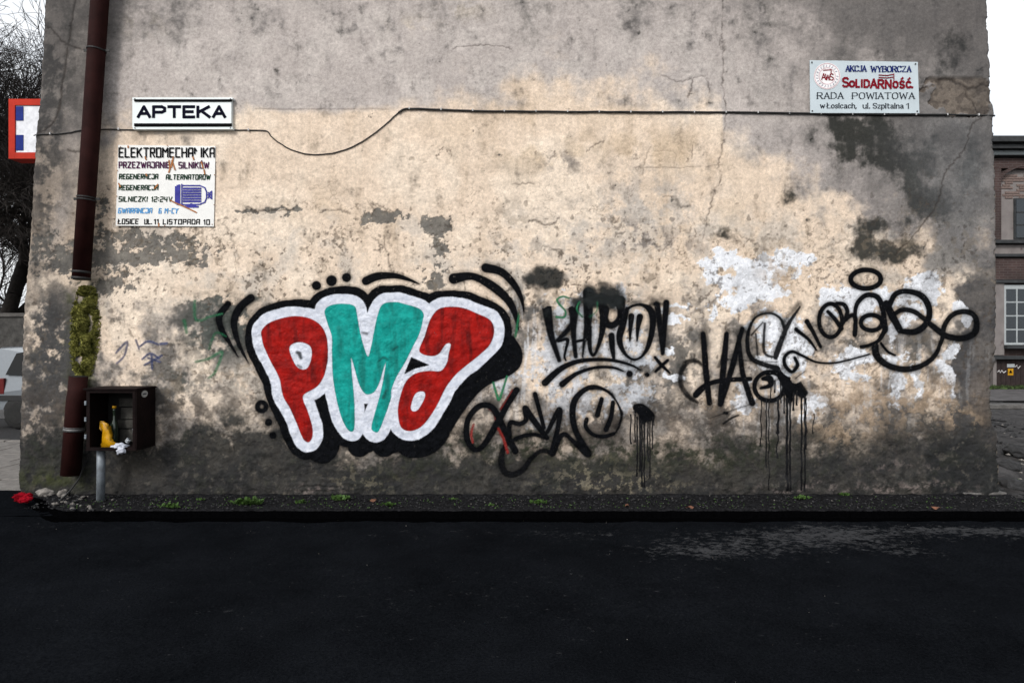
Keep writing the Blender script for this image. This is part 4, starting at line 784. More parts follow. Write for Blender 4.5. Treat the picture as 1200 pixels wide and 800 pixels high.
# ------------------------------------------------------------------ pharmacy light box round the corner
m_ored = mat('orange_red_paint', alb((186, 48, 30)), .6, spec=.1, var=.12, scale=6); m_lblue = mat('cross_blue', alb((30, 48, 128)), .6, spec=.1, bump=0); m_acry = mat('white_acrylic', alb((228, 230, 236)), .4, bump=0)
s4 = tag(empty('pharmacy_light_box', P(46, 151, .55)), 'orange framed box sign with white cross on blue at the wall corner', 'sign')
yb0, yb1 = .45, .62
a_, b_ = P(10, 186, yb0), P(82, 116, yb0)
bm = bmesh.new()
T = .066
box(bm, (a_.x, yb0, a_.z), (a_.x+T, yb1, b_.z)); box(bm, (b_.x-T, yb0, a_.z), (b_.x, yb1, b_.z)); box(bm, (a_.x+T+.001, yb0, b_.z-T), (b_.x-T-.001, yb1, b_.z)); box(bm, (a_.x+T+.001, yb0, a_.z), (b_.x-T-.001, yb1, a_.z+T))
obj('frame', bm, m_ored, s4)
obj('face', newbox((a_.x+T+.002, yb0+.012, a_.z+T+.002), (b_.x-T-.002, yb0+.03, b_.z-T-.002)), m_acry, s4)
for (x0, x1) in ((18, 26.5), (66, 74)):
    for (y0, y1) in ((124.5, 141), (158, 176)):
        p0, p1 = P(x0, y1, yb0), P(x1, y0, yb0); obj('blue_square', newbox((p0.x, yb0+.006, p0.z), (p1.x, yb0+.0115, p1.z)), m_lblue, s4)
bm = bmesh.new(); tube(bm, [(b_.x-.002, .54, 3.55), (-4.5, .54, 3.55)], .02); obj('bracket', bm, m_steel, s4)

# ------------------------------------------------------------------ drainpipe, moss, cable
m_pipe = mat('oxblood_pipe_paint', tuple(v*.55 for v in alb((58, 30, 28))), .7, spec=.06, var=.25, scale=7, bump=.08, bscale=30, stain=(alb((110, 84, 78)), 30, .74))
m_band = mat('black_band', (.012, .012, .012), .6)
def pipe_line(px0, py0, px1, py1, y, rad, n=14, ext=0):
    a, b = P(px0, py0, y), P(px1, py1, y)
    return [a.lerp(b, k/n) for k in range(n+1)]
dp = tag(empty('drainpipe', P(100, 328, -.12)), 'long dark red drainpipe running down from above and broken off halfway', 'drainpipe')
top_pt = P(117, 0, -.12); bot_pt = P(95.2, 326, -.12); up_pt = top_pt+(top_pt-bot_pt).normalized()*3.4
bm = bmesh.new(); tube(bm, [up_pt, top_pt, top_pt.lerp(bot_pt, .5), bot_pt], .0765, 28); obj('pipe', bm, m_pipe, dp, True)
for pt, rr in ((bot_pt, .0805), (bot_pt+(top_pt-bot_pt).normalized()*.06, .079)):
    d = (top_pt-bot_pt).normalized(); bm = bmesh.new(); tube(bm, [pt-d*.012, pt+d*.012], rr, 28); obj('rim', bm, m_band, dp, True)
bm = bmesh.new(); tube(bm, [bot_pt-Vector((0, 0, .013)), bot_pt-Vector((0, 0, .016))], .07, 20); obj('dark_opening', bm, m_band, dp)
for yy in (59, 233):
    f = yy/326; c = top_pt.lerp(bot_pt, f); bm = bmesh.new(); d = (top_pt-bot_pt).normalized()
    for s_ in ((-.012, .012) if yy > 100 else (0,)):
        tube(bm, [c+d*(s_-.006), c+d*(s_+.006)], .083, 24)
    box(bm, (c.x+.07, -.12, c.z-.012), (c.x+.125, -.112, c.z+.012)); box(bm, (c.x-.125, -.12, c.z-.012), (c.x-.07, -.112, c.z+.012)); box(bm, (c.x-.012, -.045, c.z-.01), (c.x+.012, .01, c.z+.01))
    obj('clamp', bm, m_band, dp)
dl_ = tag(empty('drainpipe', P(82, 557, -.12)), 'short lower stub of red drainpipe standing off the rubble beside the meter box', 'drainpipe')
t2p = P(92, 441, -.12); b2p = P(82.5, 556, -.12); d = (t2p-b2p).normalized()
bm = bmesh.new(); tube(bm, [t2p, t2p.lerp(b2p, .18), t2p.lerp(b2p, .2), t2p.lerp(b2p, .24), b2p], [.078, .078, .083, .084, .082], 28); obj('pipe', bm, m_pipe, dl_, True)
c = t2p.lerp(b2p, .54); bm = bmesh.new(); tube(bm, [c-d*.014, c+d*.014], .089, 24); tube(bm, [c+d*.02, c+d*.026], .0875, 24); box(bm, (c.x-.012, -.045, c.z-.01), (c.x+.012, .01, c.z+.01)); obj('clamp', bm, mat('galvanised_band', (.12, .12, .12), .5, metal=.5), dl_, True)
bm = bmesh.new(); tube(bm, [t2p+d*.001, t2p+d*.004], .07, 20); obj('dark_opening', bm, m_band, dl_)

def leafy(name, pts, m, parent=None, smin=.008, smax=.02, n=3, kind=None):
    vs = []; fs = []
    for p in pts:
        p = Vector(p)
        for k in range(n):
            a = rnd.uniform(0, 6.28); e = rnd.uniform(.1, 1.3); d = Vector((math.cos(a)*math.cos(e), math.sin(a)*math.cos(e), math.sin(e)))
            s = rnd.uniform(smin, smax); u = d.orthogonal().normalized()*s*.35; i = len(vs)
            vs += [p, p+d*s*.5+u, p+d*s, p+d*s*.5-u]; fs.append((i, i+1, i+2, i+3))
    return raw(name, vs, fs, m, parent, kind=kind)
m_moss = mat('moss', (.085, .095, .022), .95, spec=.05, var=.6, scale=14, bump=0, col2=(.27, .26, .07)); m_weed = mat('weed_leaf', (.035, .075, .012), .7, var=.4, scale=30, bump=0)
pts = []
r = random.Random(3)
while len(pts) < 7500:
    u, v_ = r.gauss(0, 1), r.uniform(-1, 1)
    px_ = 99.5+u*8.5*(1-abs(v_)**2.5*.5)-v_*2; py_ = 388+v_*52
    nn = perlin(np.array([px_*.09]), np.array([py_*.07]), 9)[0]
    if nn < -.42 or abs(u) > 2.1: continue
    ri = int(np.searchsorted(rowsY, py_)); ci = int(np.searchsorted(PX[ri], px_)); dep = -max(0, (1-abs(u)/2))*max(0, nn+.45)*.11
    pts.append((WX[ri, ci], WY[ri, ci]+dep*r.random()*1.2, WZ[ri, ci]))
mo_ = leafy('moss', pts, m_moss, None, .006, .026, 3, 'stuff'); tag(mo_, 'thick green moss and algae growing on the wall between the two pipe ends', 'moss')

m_cable = mat('black_cable', (.012, .012, .012), .5); m_clip = mat('cable_clip', alb((190, 190, 190)), .5)
cab = tag(empty('cable', P(600, 131, 0)), 'thin black cable clipped across the wall, sagging in a loop near the left', 'cable')
cp = [(38, 158.5), (60, 157.5), (80, 156), (96, 153), (118, 152), (160, 152.3), (230, 152.8), (290, 153), (312, 154), (318, 160), (328, 168), (345, 177), (368, 181.5), (395, 178.5), (420, 169), (445, 152), (462, 137), (470, 131), (480, 128), (520, 129.3), (600, 131), (700, 131.6), (760, 132), (850, 132.5), (950, 134), (1060, 135), (1166, 135.5)]
cs = catmull(np.array(cp, float), sub=5)
def wall_y(px_, py_):
    ri = min(NR-1, int(np.searchsorted(rowsY, py_))); ci = min(NC-1, int(np.searchsorted(PX[ri], px_))); return WY[ri, ci]
def cab_pt(x, y, off): return P(x, y)+Vector((0, wall_y(x, y)-off, 0))
bm = bmesh.new(); tube(bm, [cab_pt(x, y+rnd.uniform(-.3, .3), .008) for x, y in cs if x <= 470], .0055, 6); obj('thin_lead', bm, m_cable, cab, True)
bm = bmesh.new(); tube(bm, [cab_pt(x, y+rnd.uniform(-.25, .25), .014) for x, y in cs if x >= 466], .0095, 8); obj('thick_lead', bm, m_cable, cab, True)
for x in list(range(480, 1160, 37))+[140, 200, 252, 292, 60]:
    y = float(np.interp(x, [p[0] for p in cp], [p[1] for p in cp])); c = cab_pt(x, y, .016); bm = bmesh.new()
    box(bm, (c.x-.006, c.y-.008, c.z-.008), (c.x+.006, c.y+.012, c.z+.014), .002); obj('clip', bm, m_clip, cab)

# ------------------------------------------------------------------ open meter box on its post
m_box = mat('rusty_brown_paint', (.006, .003, .003), .7, spec=.08, var=.4, scale=9, bump=.15, bscale=40, stain=((.022, .014, .013), 16, .68))
m_boxin = mat('box_inside', (.008, .007, .007), .8, var=.4, scale=8); m_conc = mat('concrete_board', (.04, .038, .034), .9, var=.4, scale=14, bump=.2); m_galv = mat('galvanised_post', (.16, .18, .20), .55, metal=.3, var=.3, scale=12)
mb = tag(empty('meter_box', (-3.88, -.2, 0)), 'open rusty brown metal meter box without a door on a short grey post', 'meter box')
x0, x1, z0, z1, dep, tk = -3.94, -3.475, .492, 1.062, .314, .012
f_, k_ = -dep, -.012
obj('side_panel', newbox((x0, f_, z0+tk), (x0+tk, k_, z1-tk), .002), m_box, mb); sp_ = obj('side_panel', newbox((x1-tk, f_, z0+tk), (x1, k_, z1-tk), .002), m_box, mb)
bm = bmesh.new(); box(bm, (x0-.015, f_-.02, z1-tk+.001), (x1+.012, k_, z1+.006), .003); obj('top_panel', bm, m_box, mb)
obj('bottom_panel', newbox((x0-.004, f_-.01, z0-.002), (x1+.004, k_, z0+tk-.001), .003), m_box, mb)
obj('back_panel', newbox((x0+tk+.001, -.022, z0+tk), (x1-tk-.001, -.014, z1-tk-.001)), m_boxin, mb)
for (za, zb, xa) in ((.53, .65, .02), (.66, .74, .0), (.75, .86, .03), (.87, .95, .01)):
    obj('mounting_board', newbox((x0+.12+xa, -.05, za), (x1-.08+xa*.5, -.0225, zb), .004), m_conc, mb)
bm = bmesh.new()
for (a, b) in (((x0+tk, f_-.004, z0+tk), (x0+tk+.022, f_+.004, z1-tk)), ((x1-tk-.022, f_-.004, z0+tk), (x1-tk, f_+.004, z1-tk)), ((x0+tk+.023, f_-.004, z1-tk-.025), (x1-tk-.023, f_+.004, z1-tk)), ((x0+tk+.023, f_-.004, z0+tk), (x1-tk-.023, f_+.004, z0+tk+.018))): box(bm, a, b)
obj('door_frame', bm, m_box, mb)
for zz in (.62, .78, .93): obj('hinge', newbox((x0-.012, f_-.012, zz-.02), (x0+.006, f_+.008, zz+.02), .003), m_galv, mb)
bm = bmesh.new(); bmesh.ops.create_uvsphere(bm, u_segments=20, v_segments=8, radius=1, matrix=Matrix.Translation((x1+.0015, -.19, 1.005)) @ Matrix.Diagonal((.0015, .05, .033, 1))); obj('sticker', bm, mat('dull_white_sticker', alb((160, 160, 158)), .6, var=.3, scale=60), mb)
bm = bmesh.new(); bmesh.ops.create_uvsphere(bm, u_segments=20, v_segments=8, radius=1, matrix=Matrix.Translation((x1+.003, -.19, 1.005)) @ Matrix.Diagonal((.0015, .034, .006, 1))); obj('sticker_print', bm, m_slate, mb)
bm = bmesh.new(); tube(bm, [(-3.885, -.2, -.05), (-3.88, -.2, .3), (-3.88, -.2, z0-.003)], .036, 18); obj('post', bm, m_galv, mb, True)
# rubbish in the box
def crumple(c, s, seed, n=3, amp=.35):
    bm = bmesh.new(); bmesh.ops.create_icosphere(bm, subdivisions=n, radius=1); r = random.Random(seed)
    from mathutils import noise
    for v in bm.verts:
        q = v.co.copy(); nn = noise.noise(q*1.7+Vector((seed, 0, 0)))*amp+abs(noise.noise(q*4+Vector((0, seed, 0))))*amp*.9-.1
        v.co = Vector((q.x*s[0], q.y*s[1], q.z*s[2]))*(1+nn)
    bmesh.ops.translate(bm, verts=bm.verts, vec=Vector(c)); return bm
m_yel = mat('yellow_plastic', alb((190, 140, 10)), .4, spec=.3, var=.25, scale=14, stain=((.03, .03, .03), 16, .66)); m_bag = mat('white_plastic', alb((196, 200, 212)), .35, spec=.5, var=.1)
bm = bmesh.new()
prof = [(-.05, 0, .0), (.085, 0, .0), (.088, 0, .025), (.04, 0, .05), (.025, 0, .12), (.005, 0, .20), (-.05, 0, .225), (-.065, 0, .21), (-.035, 0, .10)]
r = random.Random(5); rr_ = []
for k in range(5):
    off = -.03+.015*k; sc_ = (1, 1.05, 1.08, 1.04, .97)[k]
    rr_.append([bm.verts.new((-3.80+p[0]*sc_+r.uniform(-.006, .006), -.22+off*.7+.012*math.sin(p[2]*60+k*2), .508+p[2]*sc_+r.uniform(-.004, .006)*(p[2] > 0))) for p in catmull(np.array(prof, float), True, 3)])
for a, b in zip(rr_[:-1], rr_[1:]):
    for k in range(len(a)): bm.faces.new((a[k], a[(k+1) % len(a)], b[(k+1) % len(a)], b[k]))
bm.faces.new(rr_[0][::-1]); bm.faces.new(rr_[-1])
tag(obj('plastic_bag', bm, m_yel, None, True), 'crumpled yellow plastic wrapper standing inside the open meter box', 'wrapper')
tag(obj('plastic_bag', crumple((-3.64, -.30, .53), (.062, .035, .022), 4, 3, .7), m_bag, None, True), 'crumpled white plastic bag on the meter box lip', 'bag')
tag(obj('plastic_bag', crumple((-3.605, -.335, .497), (.036, .016, .034), 9, 3, .7), m_bag, None, True), 'small white plastic scrap hanging over the box edge', 'bag')
gb = tag(empty('glass_bottle', (-3.80, -.13, .504)), 'dark glass bottle neck rising behind the yellow wrapper', 'bottle')
bm = bmesh.new(); tube(bm, [(-3.80, -.13, .504+z) for z in (0, .01, .18, .22, .25, .33, .34, .355)], [.03, .034, .034, .028, .014, .013, .016, .016], 16); obj('bottle_body', bm, mat('dark_glass', (.02, .03, .02), .1, spec=.6, bump=0), gb, True)
bm = bmesh.new(); tube(bm, [(-3.80, -.13, .862), (-3.80, -.13, .885)], .018, 14); obj('cap', bm, m_yel, gb, True)
m_foil = mat('silver_foil', (.5, .52, .55), .25, metal=.8, bump=.3)
bm = crumple((-3.585, -.27, .575), (.02, .015, .022), 12, 2, .8); tag(obj('foil_scrap', bm, m_foil, None), 'silver foil scrap beside the white bag in the box', 'scrap')
bm = crumple((-3.53, -.26, .68), (.014, .014, .05), 15, 2, .8); tag(obj('foil_scrap', bm, m_foil, None), 'crinkled clear strip hanging at the right side inside the box', 'scrap')

# ------------------------------------------------------------------ ground
def gsheet(name, x0, x1, y0, y1, nx, ny, zf, m, kind='structure', inside=None):
    xs = np.linspace(x0, x1, nx); ys = np.linspace(y0, y1, ny); X_, Y_ = np.meshgrid(xs, ys); X_, Y_, Z_ = zf(X_, Y_)
    me = grid_mesh(name, X_[::-1], Y_[::-1], Z_[::-1]); o = link(name, me, m); o['kind'] = kind; return o
def z_of(c): return lambda X_, Y_: (X_, Y_, np.full(X_.shape, c))
m_ground = mat('packed_earth', (.035, .033, .03), .95, var=.4, scale=3, bump=.5, bscale=25)
gsheet('ground', -220, 220, -60, 300, 3, 3, z_of(-.13), m_ground)
# asphalt with its dusty scuffs
m_road = bpy.data.materials.new('fresh_asphalt'); m_road.use_nodes = True; t = m_road.node_tree; b = t.nodes['Principled BSDF']
b.inputs['Roughness'].default_value = .95; b.inputs['Specular IOR Level'].default_value = 0
at = t.nodes.new('ShaderNodeAttribute'); at.attribute_name = 'dust'
co = t.nodes.new('ShaderNodeTexCoord'); mp = t.nodes.new('ShaderNodeMapping'); mp.inputs['Scale'].default_value = (4.2, 6.5, 1); mp.inputs['Rotation'].default_value = (0, 0, .25)
n1 = t.nodes.new('ShaderNodeTexNoise'); n1.inputs['Scale'].default_value = 1.9; n1.inputs['Detail'].default_value = 7; n1.inputs['Roughness'].default_value = .68
t.links.new(co.outputs['Object'], mp.inputs[0]); t.links.new(mp.outputs[0], n1.inputs['Vector'])
ad = t.nodes.new('ShaderNodeMath'); ad.operation = 'MULTIPLY_ADD'; ad.inputs[1].default_value = .34; t.links.new(at.outputs['Fac'], ad.inputs[0]); t.links.new(n1.outputs['Fac'], ad.inputs[2])
mr = t.nodes.new('ShaderNodeMapRange'); mr.inputs[1].default_value = .82; mr.inputs[2].default_value = 1.05; mr.inputs[4].default_value = .9
nf = t.nodes.new('ShaderNodeTexNoise'); nf.inputs['Scale'].default_value = 5.5; nf.inputs['Detail'].default_value = 6; nf.inputs['Roughness'].default_value = .75; t.links.new(mp.outputs[0], nf.inputs['Vector'])
a2 = t.nodes.new('ShaderNodeMath'); a2.operation = 'MULTIPLY_ADD'; a2.inputs[1].default_value = 1.5; t.links.new(nf.outputs['Fac'], a2.inputs[0])
a3 = t.nodes.new('ShaderNodeMath'); a3.operation = 'SUBTRACT'; a3.inputs[1].default_value = .75; t.links.new(ad.outputs[0], a2.inputs[2]); t.links.new(a2.outputs[0], a3.inputs[0]); t.links.new(a3.outputs[0], mr.inputs[0])
n2 = t.nodes.new('ShaderNodeTexNoise'); n2.inputs['Scale'].default_value = 75; n2.inputs['Detail'].default_value = 6; n2.inputs['Roughness'].default_value = .75; t.links.new(co.outputs['Object'], n2.inputs['Vector'])
r1 = t.nodes.new('ShaderNodeValToRGB'); r1.color_ramp.elements[0].position = .3; r1.color_ramp.elements[0].color = (.0018, .0022, .0029, 1); r1.color_ramp.elements[1].position = .75; r1.color_ramp.elements[1].color = (.0085, .0095, .0115, 1)
t.links.new(n2.outputs['Fac'], r1.inputs[0])
nv = t.nodes.new('ShaderNodeTexNoise'); nv.inputs['Scale'].default_value = 1.1; nv.inputs['Detail'].default_value = 9; nv.inputs['Roughness'].default_value = .72; t.links.new(co.outputs['Object'], nv.inputs['Vector'])
mv = t.nodes.new('ShaderNodeMapRange'); mv.inputs[1].default_value = .35; mv.inputs[2].default_value = .7; mv.inputs[3].default_value = .75; mv.inputs[4].default_value = 1.5; t.links.new(nv.outputs['Fac'], mv.inputs[0])
mu = t.nodes.new('ShaderNodeMix'); mu.data_type = 'RGBA'; mu.blend_type = 'MULTIPLY'; mu.inputs[0].default_value = 1; t.links.new(r1.outputs[0], mu.inputs[6]); t.links.new(mv.outputs[0], mu.inputs[7])
mm = t.nodes.new('ShaderNodeMix'); mm.data_type = 'RGBA'; mm.inputs[7].default_value = (.046, .047, .050, 1); t.links.new(mr.outputs[0], mm.inputs[0]); t.links.new(mu.outputs[2], mm.inputs[6]); t.links.new(mm.outputs[2], b.inputs['Base Color'])
bp = t.nodes.new('ShaderNodeBump'); bp.inputs['Strength'].default_value = .9; bp.inputs['Distance'].default_value = .006; t.links.new(n2.outputs['Fac'], bp.inputs['Height']); t.links.new(bp.outputs[0], b.inputs['Normal'])
def road_z(X_, Y_): return -.07+.006*fbm(X_*100, Y_*100, 90, 3, 4)+.0015*fbm(X_*100, Y_*100, 9, 2, 6)
xs = np.concatenate([np.linspace(-60, -7.5, 20), np.arange(-7.4, 7.4, .03), np.linspace(7.5, 60, 20)]); ys = np.concatenate([np.linspace(-40, -6, 12), np.arange(-5.9, -.44, .03)])
X_, Y_ = np.meshgrid(xs, ys)
E2 = lambda cx, cy, rx, ry: np.exp(-(((X_-cx)/rx)**2+((Y_-cy)/ry)**2))
dust = .95*E2(2.1, -1.15, .9, .35)+.9*E2(2.7, -.95, .6, .3)+1.15*E2(4.2, -.98, .75, .2)+.9*E2(3.6, -.85, .6, .12)+.85*E2(1.4, -1.4, .5, .22)+.75*E2(3.0, -1.4, .3, .15)+.45*E2(-4, -.75, 1.2, .12)+.45*E2(-1, -.95, 2.0, .2)+.35*E2(0, -2.2, 3, .8)+.5*E2(.6, -1.0, .4, .2)
me = grid_mesh('road', X_[::-1], Y_[::-1], road_z(X_, Y_)[::-1], attrs={'dust': dust[::-1]}); link('road', me, m_road)['kind'] = 'structure'
# asphalt continues round the left corner
xs2 = np.concatenate([np.linspace(-60, -5, 60), np.arange(-4.97, -3.9, .03)]); ys2 = np.linspace(-.47, .2, 20); X_, Y_ = np.meshgrid(xs2, ys2)
Z_ = -.07+.066*ss(-.45, .15, Y_)*ss(-4.45, -4.8, X_)+.004*fbm(X_*100, Y_*100, 60, 2, 4)
me = grid_mesh('road', X_[::-1], (Y_+.03*fbm(X_*100, Y_*0, 60, 3, 2)*(Y_ > .1))[::-1], Z_[::-1], attrs={'dust': np.zeros(X_.shape)}); link('road', me, m_road)['kind'] = 'structure'
# old verge along the foot of the wall
m_verge = mat('old_tarred_verge', (.011, .011, .012), .95, spec=.03, var=.6, scale=30, bump=.5, bscale=80, stain=((.06, .058, .055), 55, .70))
def vz(X_, Y_):
    return .010*fbm(X_*100, Y_*100, 30, 4, 14)+.005*fbm(X_*100, Y_*100, 7, 3, 15)+.012*ss(-.12, .0, Y_)
xs = np.arange(-4.72, 5.6, .012); ys = np.concatenate([[0.0], np.linspace(.02, 1, 36)])
X_, V_ = np.meshgrid(xs, ys)
fr = -.515+.018*fbm(xs*100, xs*0, 22, 6, 31, gain=.75)+np.where(xs < -4.0, .50*ss(-3.95, -4.7, xs), 0)
Y_ = fr[None, :]*(1-V_)+.03*V_
Z_ = vz(X_, Y_)-.006*ss(.12, 0, V_); Z_[0] = -.09; Y_[0] -= .008
me = grid_mesh('verge', X_[::-1], Y_[::-1], Z_[::-1]); link('verge', me, m_verge)['kind'] = 'structure'
# black tar joint at the foot of the step
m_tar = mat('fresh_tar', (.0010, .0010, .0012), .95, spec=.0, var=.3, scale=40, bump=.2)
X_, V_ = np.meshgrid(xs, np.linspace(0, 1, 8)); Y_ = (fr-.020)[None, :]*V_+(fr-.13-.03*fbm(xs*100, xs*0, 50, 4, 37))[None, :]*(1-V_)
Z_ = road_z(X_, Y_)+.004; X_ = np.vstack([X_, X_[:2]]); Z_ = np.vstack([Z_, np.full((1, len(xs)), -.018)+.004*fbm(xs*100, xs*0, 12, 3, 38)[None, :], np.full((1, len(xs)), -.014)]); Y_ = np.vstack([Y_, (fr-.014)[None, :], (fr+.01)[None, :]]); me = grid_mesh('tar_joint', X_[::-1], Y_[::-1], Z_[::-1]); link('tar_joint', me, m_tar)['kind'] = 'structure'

# left: paved footway and street beyond the corner
m_slab = mat('concrete_slab', (.15, .14, .13), .9, var=.25, scale=9, bump=.3, bscale=50); m_bed = mat('joint_sand', (.03, .03, .028), .95)
gsheet('pavement', -30, -4.6, .12, 3.2, 3, 3, z_of(-.018), m_bed); pav = bpy.data.objects['pavement']
sh = newbox((-.246, -.246, -.05), (.246, .246, .0), .006); sme = bpy.data.meshes.new('slab'); sh.to_mesh(sme); sh.free(); sme.materials.append(m_slab)
for i in range(12):
    for j in range(6):
        o = bpy.data.objects.new('slab', sme); C.objects.link(o); o.parent = pav
        o.location = (-10.3+i*.5+(.25 if j % 2 else 0), .44+j*.5, rnd.uniform(-.004, .004)); o.rotation_euler = (rnd.uniform(-.012, .012), rnd.uniform(-.012, .012), rnd.uniform(-.008, .008))
kerb = gsheet('kerb', -30, -4.9, 3.2, 3.34, 3, 3, z_of(-.11), m_bed)
for i in range(7):
    obj('kerbstone', newbox((-11.2+i*.9, 3.205, -.1), (-10.31+i*.9, 3.335, .012+.004*(i % 2)), .012), m_slab, kerb)
gsheet('street', -60, -4.9, 3.35, 9.4, 3, 3, z_of(-.105), mat('street_asphalt', (.02, .02, .021), .9, var=.3, scale=20, bump=.3))
m_gwall = mat('old_garden_wall', (.055, .053, .05), .95, var=.45, scale=5, bump=.5, bscale=20)
gw = tag(empty('garden_wall', (-12, 9.6, 0)), 'low dark concrete wall across the street behind the parked car', 'wall')
for i in range(10): obj('wall_panel', newbox((-24+i*1.8, 9.6, -.12), (-22.22+i*1.8, 9.78, 2.12), .01), m_gwall, gw)
obj('coping', newbox((-24.1, 9.55, 2.123), (-6.1, 9.83, 2.22), .012), mat('coping_stone', (.09, .085, .08), .95, var=.3, scale=6), gw)

# parked car
m_carp = mat('silver_car_paint', alb((120, 126, 132)), .3, metal=.3, spec=.5, var=.05, bump=0); m_glass = mat('car_glass', (.004, .005, .006), .15, spec=.12, bump=0, var=.05); m_blk = mat('black_plastic', (.014, .014, .015), .5, bump=0); m_tail = mat('red_lamp', (.09, .006, .006), .3, spec=.3, bump=0); m_tyre = mat('tyre_rubber', (.012, .012, .012), .8); m_rim = mat('wheel_steel', (.04, .04, .04), .35, metal=.8, bump=0); m_lamp = mat('clear_lamp', (.6, .6, .6), .1, spec=.6, bump=0); m_sill = mat('grey_sill', (.07, .07, .072), .5, bump=0)
CX, CY, GZ = -9.72, 5.2, -.10
car = tag(empty('parked_car', (CX+2, CY+.82, GZ)), 'silver hatchback parked across the street at the left edge, red tail lamp', 'car')
prof = [(0.03, .22), (-.04, .38), (-.05, .58), (0, .62), (0, .88), (.03, .98), (.13, 1.42), (.24, 1.49), (1.4, 1.54), (2.2, 1.50), (2.6, 1.32), (3.0, 1.02), (3.8, .88), (4.0, .72), (4.06, .5), (4.05, .22)]
bm = bmesh.new(); W = 1.66
rings = []
for (fy, ins) in ((0, .035), (.05, 0), (.5, 0), (.95, 0), (1.0, .035)):
    ring_ = []
    for (px_, pz_) in prof:
        tum = .13*max(0, (pz_-.95))/.5 if pz_ > .95 else 0
        y_ = CY+W*fy; y_ += (tum if fy < .5 else -tum if fy > .5 else 0)*1.0
        cxm = 2.0; ring_.append(bm.verts.new((CX+cxm+(px_-cxm)*(1-ins*.5), y_, GZ+pz_-(ins*.6 if pz_ > 1.3 else 0))))
    rings.append(ring_)
for a, b in zip(rings[:-1], rings[1:]):
    for k in range(len(prof)): bm.faces.new((a[k], a[(k+1) % len(prof)], b[(k+1) % len(prof)], b[k]))
bm.faces.new(rings[0][::-1]); bm.faces.new(rings[-1]); obj('body', bm, m_carp, car)
def side_y(z, s): return (CY if s < 0 else CY+W)+(-s)*(.13*max(0, z-.95)/.5)+s*.006
for s in (-1, 1):
    for poly in ([(.48, .99), (.60, 1.38), (.80, 1.42), (.82, .98)], [(.88, .98), (.86, 1.42), (1.62, 1.44), (1.66, .98)], [(1.74, .98), (1.70, 1.44), (2.16, 1.41), (2.48, 1.26), (2.78, 1.0)]):
        vs = [(CX+a, side_y(z, s), GZ+z) for a, z in poly]; vs += [(v[0], v[1]-s*.02, v[2]) for v in vs]; n = len(poly)
        raw('side_window', vs, [tuple(range(n)), tuple(range(2*n-1, n-1, -1))]+[(k, (k+1) % n, n+(k+1) % n, n+k) for k in range(n)], m_glass, car)
    yb_ = CY-.018 if s < 0 else CY+W+.001
    obj('rubbing_strip', newbox((CX+.02, yb_, GZ+.52), (CX+3.98, yb_+.017, GZ+.62), .004), m_blk, car)
    obj('sill', newbox((CX+.03, yb_+.004, GZ+.2), (CX+3.96, yb_+.014, GZ+.36), .003), m_sill, car)
    obj('tail_light', newbox((CX-.022, (CY-.004) if s < 0 else CY+W-.16, GZ+.64), (CX+.46, (CY+.16) if s < 0 else CY+W+.004, GZ+.93), .01), m_tail, car)
    obj('headlight', newbox((CX+3.88, (CY+.03) if s < 0 else CY+W-.33, GZ+.6), (CX+4.03, (CY+.33) if s < 0 else CY+W-.03, GZ+.76), .02), m_lamp, car)
    for wx in (.72, 3.28):
        wy = CY-.015 if s < 0 else CY+W-.165
        wh = empty('wheel', (CX+wx-car.location.x, wy+.09-car.location.y, .30)); wh.parent = car
        bm = bmesh.new(); tube(bm, [(CX+wx, wy+q, GZ+.3) for q in (0, .02, .04, .14, .16, .18)], [.25, .29, .30, .30, .29, .25], 28); obj('tyre', bm, m_tyre, wh, True)
        yy = wy-.008 if s < 0 else wy+.17
        bm = bmesh.new(); tube(bm, [(CX+wx, yy, GZ+.3), (CX+wx, yy+.018, GZ+.3)], .19, 24); obj('rim', bm, m_rim, wh)
vs = [(CX+2.24, CY+.15, GZ+1.49), (CX+2.24, CY+W-.15, GZ+1.49), (CX+2.99, CY+W-.1, GZ+1.045), (CX+2.99, CY+.1, GZ+1.045)]
obj('windscreen', (lambda bm: (bmesh.ops.create_cube(bm, size=1, matrix=Matrix.Translation((CX+2.63, CY+W/2, GZ+1.30)) @ Matrix.Rotation(R(31), 4, 'Y') @ Matrix.Diagonal((.78, 1.36, .02, 1))), bm)[1])(bmesh.new()), m_glass, car)
obj('rear_window', (lambda bm: (bmesh.ops.create_cube(bm, size=1, matrix=Matrix.Translation((CX+.075, CY+W/2, GZ+1.2)) @ Matrix.Rotation(R(-77), 4, 'Y') @ Matrix.Diagonal((.40, 1.3, .03, 1))), bm)[1])(bmesh.new()), m_glass, car)
obj('bumper', newbox((CX-.09, CY+.02, GZ+.34), (CX-.02, CY+W-.02, GZ+.58), .02), m_blk, car); obj('bumper', newbox((CX+4.04, CY+.02, GZ+.28), (CX+4.11, CY+W-.02, GZ+.5), .02), m_blk, car)

